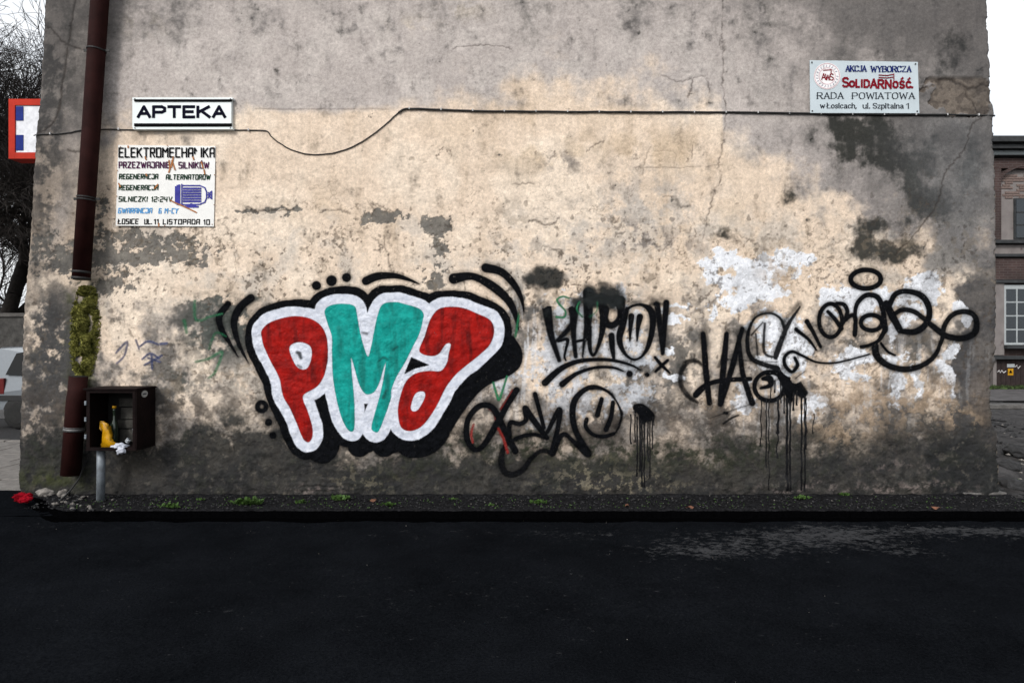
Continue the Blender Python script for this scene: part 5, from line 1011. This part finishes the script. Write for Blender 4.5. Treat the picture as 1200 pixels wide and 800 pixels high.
# bare trees
m_bark = mat('dark_bark', (.022, .018, .016), .95, var=.4, scale=6, bump=.4, bscale=20)
def tree(base, h, lean, seed, label, r0=.22, depth=6, spread=.55):
    r = random.Random(seed); root = tag(empty('bare_tree', base), label, 'tree')
    tv, tf = [], []; bv, bf = [], []
    def seg(vs, fs, a, b, ra, rb, n):
        d = (b-a).normalized(); u = d.orthogonal().normalized(); v = d.cross(u); s = len(vs)
        for p, q in ((a, ra), (b, rb)):
            for k in range(n): vs.append(p+(u*math.cos(k*6.283/n)+v*math.sin(k*6.283/n))*q)
        for k in range(n): fs.append((s+k, s+(k+1) % n, s+n+(k+1) % n, s+n+k))
    def grow(p, d, L, rad, lev):
        n = 3 if rad < .012 else 5 if rad < .06 else 9; nn = 4 if lev < 4 else 3; q = p; rr = rad
        for k in range(nn):
            d = (d+Vector((r.gauss(0, 1), r.gauss(0, 1), r.gauss(0, .8)))*(.10 if lev == 0 else .17)+Vector((0, 0, .02))).normalized(); q2 = q+d*L/nn; r2 = rr*(.9 if lev == 0 else .84)
            seg(tv if lev == 0 else bv, tf if lev == 0 else bf, q, q2, max(rr, .0055), max(r2, .005), n); q, rr = q2, r2
            if lev < depth and (lev > 0 or k >= 1):
                for _ in range(1 if lev < 2 else r.choice((1, 1, 2))):
                    ax = d.orthogonal().normalized(); ax.rotate(Matrix.Rotation(r.uniform(0, 6.28), 3, d)); nd = (d+ax*r.uniform(.5, 1.2)*spread*1.5).normalized()
                    grow(q, nd, L*r.uniform(.55, .78), rr*r.uniform(.5, .68), lev+1)
        if lev < depth: grow(q, d, L*.7, rr*.8, lev+1)
    grow(Vector(base), Vector(lean).normalized(), h*.42, r0, 0)
    # fine twig ends along the crown
    raw('trunk', tv, tf, m_bark, root, True); raw('crown', bv, bf, m_bark, root)
    return len(bf)
ntri = 0
ntri += tree((-13.75, 10.6, -.12), 9.0, (.30, .0, 1), 4, 'big bare tree leaning right behind the street wall, trunk seen low', .34, 6)
ntri += tree((-15.6, 12.0, -.12), 10.0, (.10, -.05, 1), 8, 'bare tree left of the leaning one, behind the street wall', .26, 6)
ntri += tree((-15.9, 10.9, -.12), 10.5, (.24, .0, 1), 5, 'bare tree with thick limbs reaching right over the street', .34, 6)
ntri += tree((-14.9, 13.2, -.12), 8.0, (.12, .05, 1), 12, 'smaller bare tree crowded between the larger ones', .2, 5)
ntri += tree((-17.2, 15.5, -.12), 11.0, (.05, 0, 1), 21, 'tall bare tree farther back behind the street wall', .25, 5)
ntri += tree((-20.5, 19.5, -.12), 12.0, (.0, 0, 1), 33, 'farthest bare tree behind the street wall', .25, 5)
print('twig faces', ntri)

# ------------------------------------------------------------------ right: waste ground, rubble, brick house
m_waste = mat('waste_ground', (.034, .032, .032), .95, var=.6, scale=4, bump=.7, bscale=30, stain=((.10, .095, .09), 18, .62))
def wz(X_, Y_):
    a = ss(4.5, 5.6, X_); return X_, Y_, (-.02+.06*fbm(X_*100, Y_*100, 70, 4, 44)*ss(3.2, 1, Y_)+.02*fbm(X_*100, Y_*100, 18, 3, 45)+.02)*ss(-1.5, -.4, Y_+.0*X_)-.10*(1-ss(-.62, -.46, Y_))
gsheet('waste_ground', 4.74, 12, -.62, 13.4, 180, 300, wz, m_waste)
gsheet('waste_ground', 12.02, 45, -.62, 13.4, 30, 30, z_of(-.01), m_waste)
gsheet('path', 5.0, 45, 9.2, 12.9, 60, 20, z_of(.035), mat('pale_grit_path', (.075, .07, .07), .95, var=.4, scale=3, bump=.4))
m_stone = mat('pale_rubble', (.19, .175, .16), .9, var=.4, scale=22, bump=.4, bscale=60); m_stone2 = mat('dark_rubble', (.026, .026, .027), .9, var=.4, scale=22, bump=.4, bscale=60)
def rock(c, s, seed, n=2, flat=.6):
    from mathutils import noise
    bm = bmesh.new(); bmesh.ops.create_icosphere(bm, subdivisions=n, radius=1)
    for v in bm.verts:
        q = v.co.copy(); f = 1+.35*noise.noise(q*1.3+Vector((seed*3.1, seed, 0)))+.15*noise.noise(q*3.5+Vector((seed, 0, 0))); v.co = Vector((q.x*f*s, q.y*f*s*.8, q.z*f*s*flat))
    bmesh.ops.rotate(bm, verts=bm.verts, matrix=Matrix.Rotation(seed*1.7, 3, 'Z')); bmesh.ops.translate(bm, verts=bm.verts, vec=c); return bm
def gp(px_, py_, z=.0):      # ground point under a photograph pixel
    d = (1.5-z)*FPX/(py_-400); return Vector(((px_-600)*d/FPX, d-DIST, z))
for k, (px_, py_, s, lb) in enumerate(((54, 577, .075, 'pale flat stone at the wall foot, larger of the two beside the red rag'), (74, 578, .06, 'pale angular stone between the red rag and the pipe stub'))):
    p = gp(px_, py_, .03); tag(obj('stone', rock(p, s, k+2, 3), m_stone), lb, 'stone')
me_r = []
for k in range(5):
    b_ = rock(Vector((0, 0, 0)), 1, k+11, 1, .7); mm_ = bpy.data.meshes.new('stone'); b_.to_mesh(mm_); b_.free(); mm_.materials.append(m_stone if k < 3 else m_stone2); me_r.append(mm_)
r = random.Random(17)
cnt = 0
while cnt < 62:
    px_ = r.gauss(82, 20); py_ = r.uniform(576, 598)
    if px_ < 48 or px_ > 135 or py_ > 584+.3*(px_-40): continue
    p = gp(px_, py_, .012); s = r.uniform(.010, .030)
    o = bpy.data.objects.new('stone', r.choice(me_r)); C.objects.link(o); o.location = p; o.scale = (s, s*r.uniform(.6, 1), s*r.uniform(.5, .9)); o.rotation_euler = (r.uniform(-.3, .3), r.uniform(-.3, .3), r.uniform(0, 6))
    dk_ = o.data in me_r[3:]; tag(o, 'small dark broken stone in the heap below the pipe stub' if dk_ else 'small pale broken stone in the heap below the pipe stub', 'stone', 'small dark stones below the pipe stub' if dk_ else 'small pale stones below the pipe stub'); cnt += 1
# grit scattered on the verge, and rubble right of the corner
def scatter(name, n, fpos, smin, smax, m, label, cat, seed=1):
    r = random.Random(seed); vs = []; fs = []
    base = [(1, 0, 0), (-1, 0, 0), (0, 1, 0), (0, -1, 0), (0, 0, 1), (0, 0, -1)]; F = [(0, 2, 4), (2, 1, 4), (1, 3, 4), (3, 0, 4), (2, 0, 5), (1, 2, 5), (3, 1, 5), (0, 3, 5)]
    for _ in range(n):
        p = fpos(r); s = smin+(smax-smin)*r.random()**3; i = len(vs); a = r.uniform(0, 6.28)
        for q in base:
            x = q[0]*r.uniform(.6, 1.1); y = q[1]*r.uniform(.5, 1); z = q[2]*r.uniform(.3, .7)
            vs.append((p[0]+s*(x*math.cos(a)-y*math.sin(a)), p[1]+s*(x*math.sin(a)+y*math.cos(a)), p[2]+s*z))
        fs += [tuple(i+k for k in f) for f in F]
    return tag(raw(name, vs, fs, m, kind='stuff'), label, cat)
scatter('grit', 260, lambda r: (r.uniform(-4.2, 5.0), r.uniform(-.50, .0), .006), .002, .009, m_stone, 'fine pale grit lying on the dark verge', 'grit', 5)
scatter('grit', 2600, lambda r: (r.uniform(-4.4, 5.0), r.uniform(-.51, .02), .006), .004, .018, m_stone2, 'dark crumbs of tar and soil on the verge', 'grit', 6)
scatter('grit', 140, lambda r: (r.uniform(-5, 5), -.6-3.2*r.random()**1.5, -.066), .0015, .0055, m_stone, 'few pale specks on black asphalt', 'grit', 7)
scatter('rubble', 1400, lambda r: (4.85+4.5*r.random()**1.2, r.uniform(-.45, 7), .02), .01, .09, m_stone2, 'dark broken rubble on waste ground behind the right corner', 'rubble', 8)
scatter('rubble', 260, lambda r: (4.85+4*r.random(), r.uniform(-.4, 6), .03), .008, .05, m_stone, 'pale chips scattered among dark rubble', 'rubble', 9)
for k, (px_, py_, s, z_) in enumerate(((1190, 570, .16, .03), (1183, 545, .13, .05), (1196, 530, .2, .05))):
    tag(obj('stone', rock(gp(px_, py_, z_), s, 40+k, 3, .5), m_stone2), ['dark flat stone near the right corner, closest to the road', 'dark lump of rubble beside the right corner edge', 'largest dark stone in the rubble at the right edge'][k], 'stone')
m_beam = mat('weathered_beam', (.10, .095, .09), .9, var=.4, scale=7, bump=.4)
for k, (x0_, x1_, y_, zt) in enumerate(((7.0, 8.35, 6.9, .24), (7.9, 11.5, 7.6, .10))):
    tag(obj('concrete_beam', newbox((x0_, y_, .0), (x1_, y_+.35, zt), .02), m_beam), ['short thick concrete beam lying on waste ground by the corner', 'long thin concrete beam lying farther off on waste ground'][k], 'beam')
# flat slab lying at the right end of the wall
p = gp(1150, 577, .02); bm = newbox((p.x-.2, p.y-.04, .005), (p.x+.22, p.y+.05, .03), .006); tag(obj('concrete_slab', bm, m_beam), 'thin broken slab lying at the right foot of the wall', 'slab')

# brick house beyond
YB = 13.6
def brickmat():
    m = bpy.data.materials.new('sooty_brick'); m.use_nodes = True; t = m.node_tree; b = t.nodes['Principled BSDF']; b.inputs['Roughness'].default_value = .9
    co = t.nodes.new('ShaderNodeTexCoord'); mp = t.nodes.new('ShaderNodeMapping'); mp.inputs['Rotation'].default_value = (R(90), 0, 0); t.links.new(co.outputs['Object'], mp.inputs[0])
    br = t.nodes.new('ShaderNodeTexBrick'); br.inputs['Scale'].default_value = 1; br.inputs['Brick Width'].default_value = .27; br.inputs['Row Height'].default_value = .08; br.inputs['Mortar Size'].default_value = .01
    br.inputs['Color1'].default_value = (*alb((72, 54, 50)), 1); br.inputs['Color2'].default_value = (*alb((62, 44, 42)), 1); br.inputs['Mortar'].default_value = (*alb((86, 76, 74)), 1); t.links.new(mp.outputs[0], br.inputs['Vector'])
    n = t.nodes.new('ShaderNodeTexNoise'); n.inputs['Scale'].default_value = 1.3; n.inputs['Detail'].default_value = 6; t.links.new(co.outputs['Object'], n.inputs['Vector'])
    mr = t.nodes.new('ShaderNodeMapRange'); mr.inputs[1].default_value = .35; mr.inputs[2].default_value = .7; mr.inputs[3].default_value = .55; mr.inputs[4].default_value = 1.2; t.links.new(n.outputs['Fac'], mr.inputs[0])
    mm = t.nodes.new('ShaderNodeMix'); mm.data_type = 'RGBA'; mm.blend_type = 'MULTIPLY'; mm.inputs[0].default_value = 1; t.links.new(br.outputs['Color'], mm.inputs[6]); t.links.new(mr.outputs[0], mm.inputs[7]); t.links.new(mm.outputs[2], b.inputs['Base Color'])
    bp = t.nodes.new('ShaderNodeBump'); bp.inputs['Strength'].default_value = .6; bp.inputs['Distance'].default_value = .01; t.links.new(br.outputs['Fac'], bp.inputs['Height']); bp.invert = True; t.links.new(bp.outputs[0], b.inputs['Normal'])
    return m
m_brick = brickmat(); m_pale = mat('pale_stained_render', alb((128, 122, 120)), .9, var=.15, scale=2.5, bump=.2, stain=(alb((96, 84, 84)), 3, .60)); m_dkst = mat('dark_ledge', (.03, .032, .034), .8, var=.3, scale=5); m_pane = mat('window_pane', (.012, .018, .024), .08, spec=.6, bump=0); m_wfr = mat('white_window_paint', alb((172, 178, 180)), .5, var=.08, scale=12); m_bd = mat('brown_door', (.022, .014, .013), .7, var=.3, scale=6)
m_exb = mat('exposed_brick', alb((118, 102, 96)), .9, var=.35, scale=30, bump=.3)
hs_ = tag(empty('brick_house', P(1180, 455, YB)), 'dark red brick house with arched bays seen past the right corner', 'house')
def hb(name, px0, py0, px1, py1, ya, yb, m, bev=0, par=None):     # px given on plane YB
    a, b = P(px0, py1, YB), P(px1, py0, YB); return obj(name, newbox((a.x, YB+ya, a.z), (b.x, YB+yb, b.z), bev), m, par or hs_)
BX0 = 1130
hb('wall', BX0, 182, 1500, 457, .30, 6, m_brick)                                  # main wall plane recessed; piers and bands stand proud of it
bay = 118                                                                          # bay spacing in pixels at that distance
hb('brick_band', BX0, 184, 1500, 196, .12, .297, m_brick); hb('gutter', BX0-3, 163, 1503, 170, -.35, .2, m_dkst, .02); hb('cornice', BX0, 171, 1500, 176, -.2, .28, m_dkst, .01); hb('cornice', BX0, 177, 1500, 182.5, -.08, .29, mat('grey_cornice', (.07, .08, .085), .8), .01)
hb('roof', BX0-2, 164, 1502, 167, .21, 6.2, m_roof)
hb('ledge', BX0, 281, 1500, 285, -.02, .297, m_dkst, .01); hb('ledge', BX0, 297, 1500, 300.5, .05, .297, m_dkst, .01)
hb('brick_band', BX0, 302, 1500, 327, .14, .297, m_brick); hb('brick_band', BX0, 286, 1500, 296.5, .16, .297, m_pale)
hb('plinth_ledge', BX0, 417, 1500, 421, .0, .297, m_dkst, .01)
for kb in range(-1, 3):
    o_ = kb*bay
    if 1166+o_ > BX0 and kb >= 0: hb('pier', 1166.5+o_, 197, 1174+o_, 280.5, .02, .298, m_brick)
    if 1174+o_ < BX0: continue
    # arched bay: pale reveal, brick arch, exposed brickwork in its head
    cxp, hwp = 1218+o_, 43
    ar = []; n = 14
    a0 = P(cxp-hwp, 215, YB); a1 = P(cxp+hwp, 215, YB); c_ = (a0+a1)/2; rx = (a1.x-a0.x)/2; rz = .62
    vs = []; fs = []
    for k in range(n+1):
        th = math.pi*k/n
        for (f_, ye) in ((1.0, .10), (1.12, .10), (1.12, .299), (1.0, .299)): vs.append((c_.x-rx*f_*math.cos(th), YB+ye, c_.z+rz*math.sin(th)*f_))
    for k in range(n):
        for q in range(4): fs.append((4*k+q, 4*k+(q+1) % 4, 4*k+4+(q+1) % 4, 4*k+4+q))
    raw('brick_arch', vs, fs, m_brick, hs_)
    vs = [(c_.x-rx*.99*math.cos(math.pi*k/n), YB+.285, c_.z+rz*.98*math.sin(math.pi*k/n)) for k in range(n+1)]+[(a1.x-.01, YB+.285, P(0, 280, YB).z), (a0.x+.01, YB+.285, P(0, 280, YB).z)]
    raw('pale_reveal', vs, [tuple(range(len(vs)))], m_pale, hs_)
    exm = bpy.data.meshes.new('exposed_brick'); eb = newbox((-.12, -.012, -.032), (.12, .012, .032)); eb.to_mesh(exm); eb.free(); exm.materials.append(m_exb)
    r = random.Random(50+kb)
    for rw in range(12):
        for cc in range(14):
            px_ = cxp-hwp+4+cc*6.2*1.35+(3 if rw % 2 else 0); py_ = 203+rw*2.9
            if px_ > cxp+hwp-6 or r.random() < .25 or py_ > 234-abs(px_-cxp+20)*.15+r.uniform(-3, 3): continue
            th = (px_-cxp)/hwp
            if py_ < 215-22*math.sqrt(max(0, 1-th*th)): continue
            eo = bpy.data.objects.new('brick', exm); C.objects.link(eo); eo.parent = hs_; q = P(px_, py_, YB); eo.location = Vector((q.x, YB+.272, q.z))-hs_.location
    # upper window
    w0 = P(1197+o_, 277, YB); w1 = P(1238+o_, 232, YB)
    wf = hb('window', 1196+o_, 230, 1240+o_, 278.5, .24, .283, m_dkst)
    obj('pane', newbox((w0.x+.02, YB+.22, w0.z), (w1.x-.02, YB+.238, w1.z)), m_pane, wf)
    for q in range(1, 3): obj('glazing_bar', newbox((w0.x+.02, YB+.205, w0.z+(w1.z-w0.z)*q/3-.02), (w1.x-.02, YB+.219, w0.z+(w1.z-w0.z)*q/3+.02)), m_dkst, wf)
    # ground-floor window with white frame
    hb('window_surround', 1169.5+o_, 330, 1181.6+o_, 416, .16, .296, m_pale); hb('window_surround', 1213+o_, 330, 1226+o_, 416, .16, .296, m_pale); hb('lintel', 1169.5+o_, 327.5, 1226+o_, 331, .1, .29, m_dkst)
    wf = hb('window', 1182.5+o_, 333, 1212.5+o_, 404, .20, .298, m_wfr)
    for cc in range(2):
        for rw in range(4):
            xa = 1185+o_+cc*13.6; ya = 338+rw*16.2; a, b = P(xa, ya+14.4, YB), P(xa+11.4, ya, YB); obj('pane', newbox((a.x, YB+.185, a.z), (b.x, YB+.199, b.z)), m_pane, wf)
    hb('sill', 1181+o_, 404.5, 1214+o_, 408.5, .02, .29, m_dkst, .01)
    # cellar door
    hb('pale_jamb', 1168.5+o_, 421.5, 1172.5+o_, 456, .16, .297, m_pale); dd = hb('cellar_door', 1173+o_, 422, 1226+o_, 455.5, .22, .296, m_bd)
    for q in range(9):
        a, b = P(1173.5+o_+q*5.8, 455, YB), P(1178.9+o_+q*5.8, 422.5, YB); obj('door_board', newbox((a.x, YB+.205, a.z), (b.x, YB+.218, b.z), .004), m_bd, dd)
    if kb == 0:
        a, b = P(1186, 430.5, YB), P(1195, 426.5, YB); obj('notice', newbox((a.x, YB+.195, a.z), (b.x, YB+.2035, b.z)), m_wfr, dd)
        a, b = P(1187, 440, YB), P(1193.4, 432, YB); obj('warning_sign', newbox((a.x, YB+.195, a.z), (b.x, YB+.2035, b.z)), m_yel, dd)
        cpt = P(1190.2, 435.6, YB); vs = [(cpt.x-.06, YB+.1935, cpt.z-.05), (cpt.x+.06, YB+.1935, cpt.z-.05), (cpt.x, YB+.1935, cpt.z+.06)]; raw('warning_triangle', vs, [(0, 1, 2)], m_ink, dd)
        sc_ = []
        for base in ([(1175, 436), (1177, 434), (1178, 437), (1180, 434), (1182, 437), (1185, 435)], [(1196, 430), (1198, 428), (1199, 432), (1202, 429)]):
            sc_.append(base)
        vs = []; fs = []
        for pl in sc_:
            for a, b in zip(pl[:-1], pl[1:]):
                pa, pb = P(*a, YB), P(*b, YB); i = len(vs); vs += [(pa.x, YB+.203-.0002*i/4, pa.z-.012), (pb.x, YB+.203-.0002*i/4, pb.z-.012), (pb.x, YB+.203-.0002*i/4, pb.z+.012), (pa.x, YB+.203-.0002*i/4, pa.z+.012)]; fs.append((i, i+1, i+2, i+3))
        raw('white_scribble', vs, fs, m_paper, dd)
m_grass = mat('short_grass', (.045, .075, .02), .9, var=.4, scale=10, bump=0)
r = random.Random(4); g_ = leafy('grass', [(r.uniform(12.5, 24), r.uniform(12.9, 13.5), .0) for _ in range(5000)], m_grass, None, .06, .18, 2, 'stuff'); tag(g_, 'strip of short grass along the brick house', 'grass')

# ------------------------------------------------------------------ weeds, leaves, red rag
def weed(px_, py_, sz, n, label, seed):
    r = random.Random(seed); p0 = gp(px_, py_, .01); vs = []; fs = []
    for k in range(n):
        a = r.uniform(0, 6.28); rad = sz*r.random()*.9; b0 = p0+Vector((math.cos(a)*rad*.9, math.sin(a)*rad*.35, 0)); a2 = r.uniform(0, 6.28); e = r.uniform(.3, 1.3); L = r.uniform(.3, .8)*sz*.6
        d = Vector((math.cos(a2)*math.cos(e), math.sin(a2)*math.cos(e), math.sin(e))); u = Vector((-math.sin(a2), math.cos(a2), 0))*L*.28; i = len(vs)
        vs += [b0, b0+d*L*.4+u, b0+d*L*.8+u*.7, b0+d*L-Vector((0, 0, L*.12)), b0+d*L*.8-u*.7, b0+d*L*.4-u]; fs += [(i, i+1, i+2, i+3), (i, i+3, i+4, i+5)]
    tag(raw('weed', vs, fs, m_weed), label, 'weed', 'weeds on the verge')
for k, a in enumerate(((235, 586, .06, 26, 'small weed tuft below the left part of the piece'), (290, 590, .17, 120, 'widest green weed patch on the verge, left of the big letters'), (352, 589, .10, 50, 'weed patch under the letter P on the verge'), (398, 585, .13, 80, 'leafy weed patch on the verge below the teal letter'),
                       (200, 594, .12, 50, 'thin mossy weeds on the verge beside the meter box post'), (530, 585, .05, 30, 'single bright weed tuft on the verge below the red A'), (575, 592, .06, 24, 'tiny weed tuft at the verge edge below looping tag'), (630, 589, .10, 70, 'bright green weed tuft below smiling face tag'),
                       (990, 580, .08, 60, 'bright leafy weed at the wall foot below the signature tag'), (940, 584, .10, 50, 'dark green weed below the dripping tag'), (775, 590, .03, 14, 'tiny weed sprig below the black paint blot'), (1188, 566, .14, 70, 'leafy weed among the rubble at the right edge'), (455, 592, .10, 40, 'low weeds on the verge between P and red A'))):
    weed(*a, seed=60+k)
r = random.Random(8); g_ = leafy('ground_moss', [(r.uniform(-4.1, 2.2)if r.random() < .8 else r.uniform(2, 5), -.5+.42*r.random()**1.5, .008) for _ in range(420)], m_weed, None, .006, .016, 2, 'stuff'); tag(g_, 'specks of green moss and seedlings over the verge', 'moss')
m_leaf = mat('dead_leaf', alb((110, 74, 56)), .8, var=.3)
for k, (px_, py_, lb) in enumerate(((808, 594, 'dead brown leaf at the verge edge below the tag with runs'), (735, 592, 'dead leaf left of the paint-run foot'), (1097, 595, 'curled dead leaf near the right end of the verge'), (438, 586, 'pinkish dead leaf below the red letter A'))):
    p = gp(px_, py_, .015); L = .035; a = k*1.3; vs = [p+Vector((math.cos(a+t_)*L*q, math.sin(a+t_)*L*q*.8, .012*math.sin(t_*2+k))) for t_, q in ((0, 1.2), (.8, .7), (1.6, .6), (2.6, .7), (3.14, 1.1), (3.9, .7), (4.7, .6), (5.5, .7))]
    vs.append(p+Vector((0, 0, .012))); tag(raw('dead_leaf', vs, [(k2, (k2+1) % 8, 8) for k2 in range(8)], m_leaf), lb, 'leaf')
m_rag = mat('red_cloth', alb((140, 12, 28)), .9, spec=.05, var=.35, scale=18, bump=.4)
p = gp(27, 586, .0); bm = crumple((p.x, p.y, .03), (.075, .045, .034), 21, 4, .8); b2 = crumple((p.x+.05, p.y-.03, .018), (.045, .035, .022), 25, 3, .8); me2 = bpy.data.meshes.new('t'); b2.to_mesh(me2); bm.from_mesh(me2); b2.free(); bpy.data.meshes.remove(me2)
tag(obj('red_rag', bm, m_rag, None, True), 'crumpled red cloth lying on the ground at the left wall corner', 'rag')
bm = bmesh.new(); tube(bm, [P(100, 540, -.05), P(93, 560, -.12), P(82, 575, -.2), (-4.2, -.3, .02)], .008, 6); tag(obj('loose_cable', bm, m_cable, None, True), 'loose black cable running from the box into the rubble', 'cable')
S.cycles.transparent_max_bounces = 16
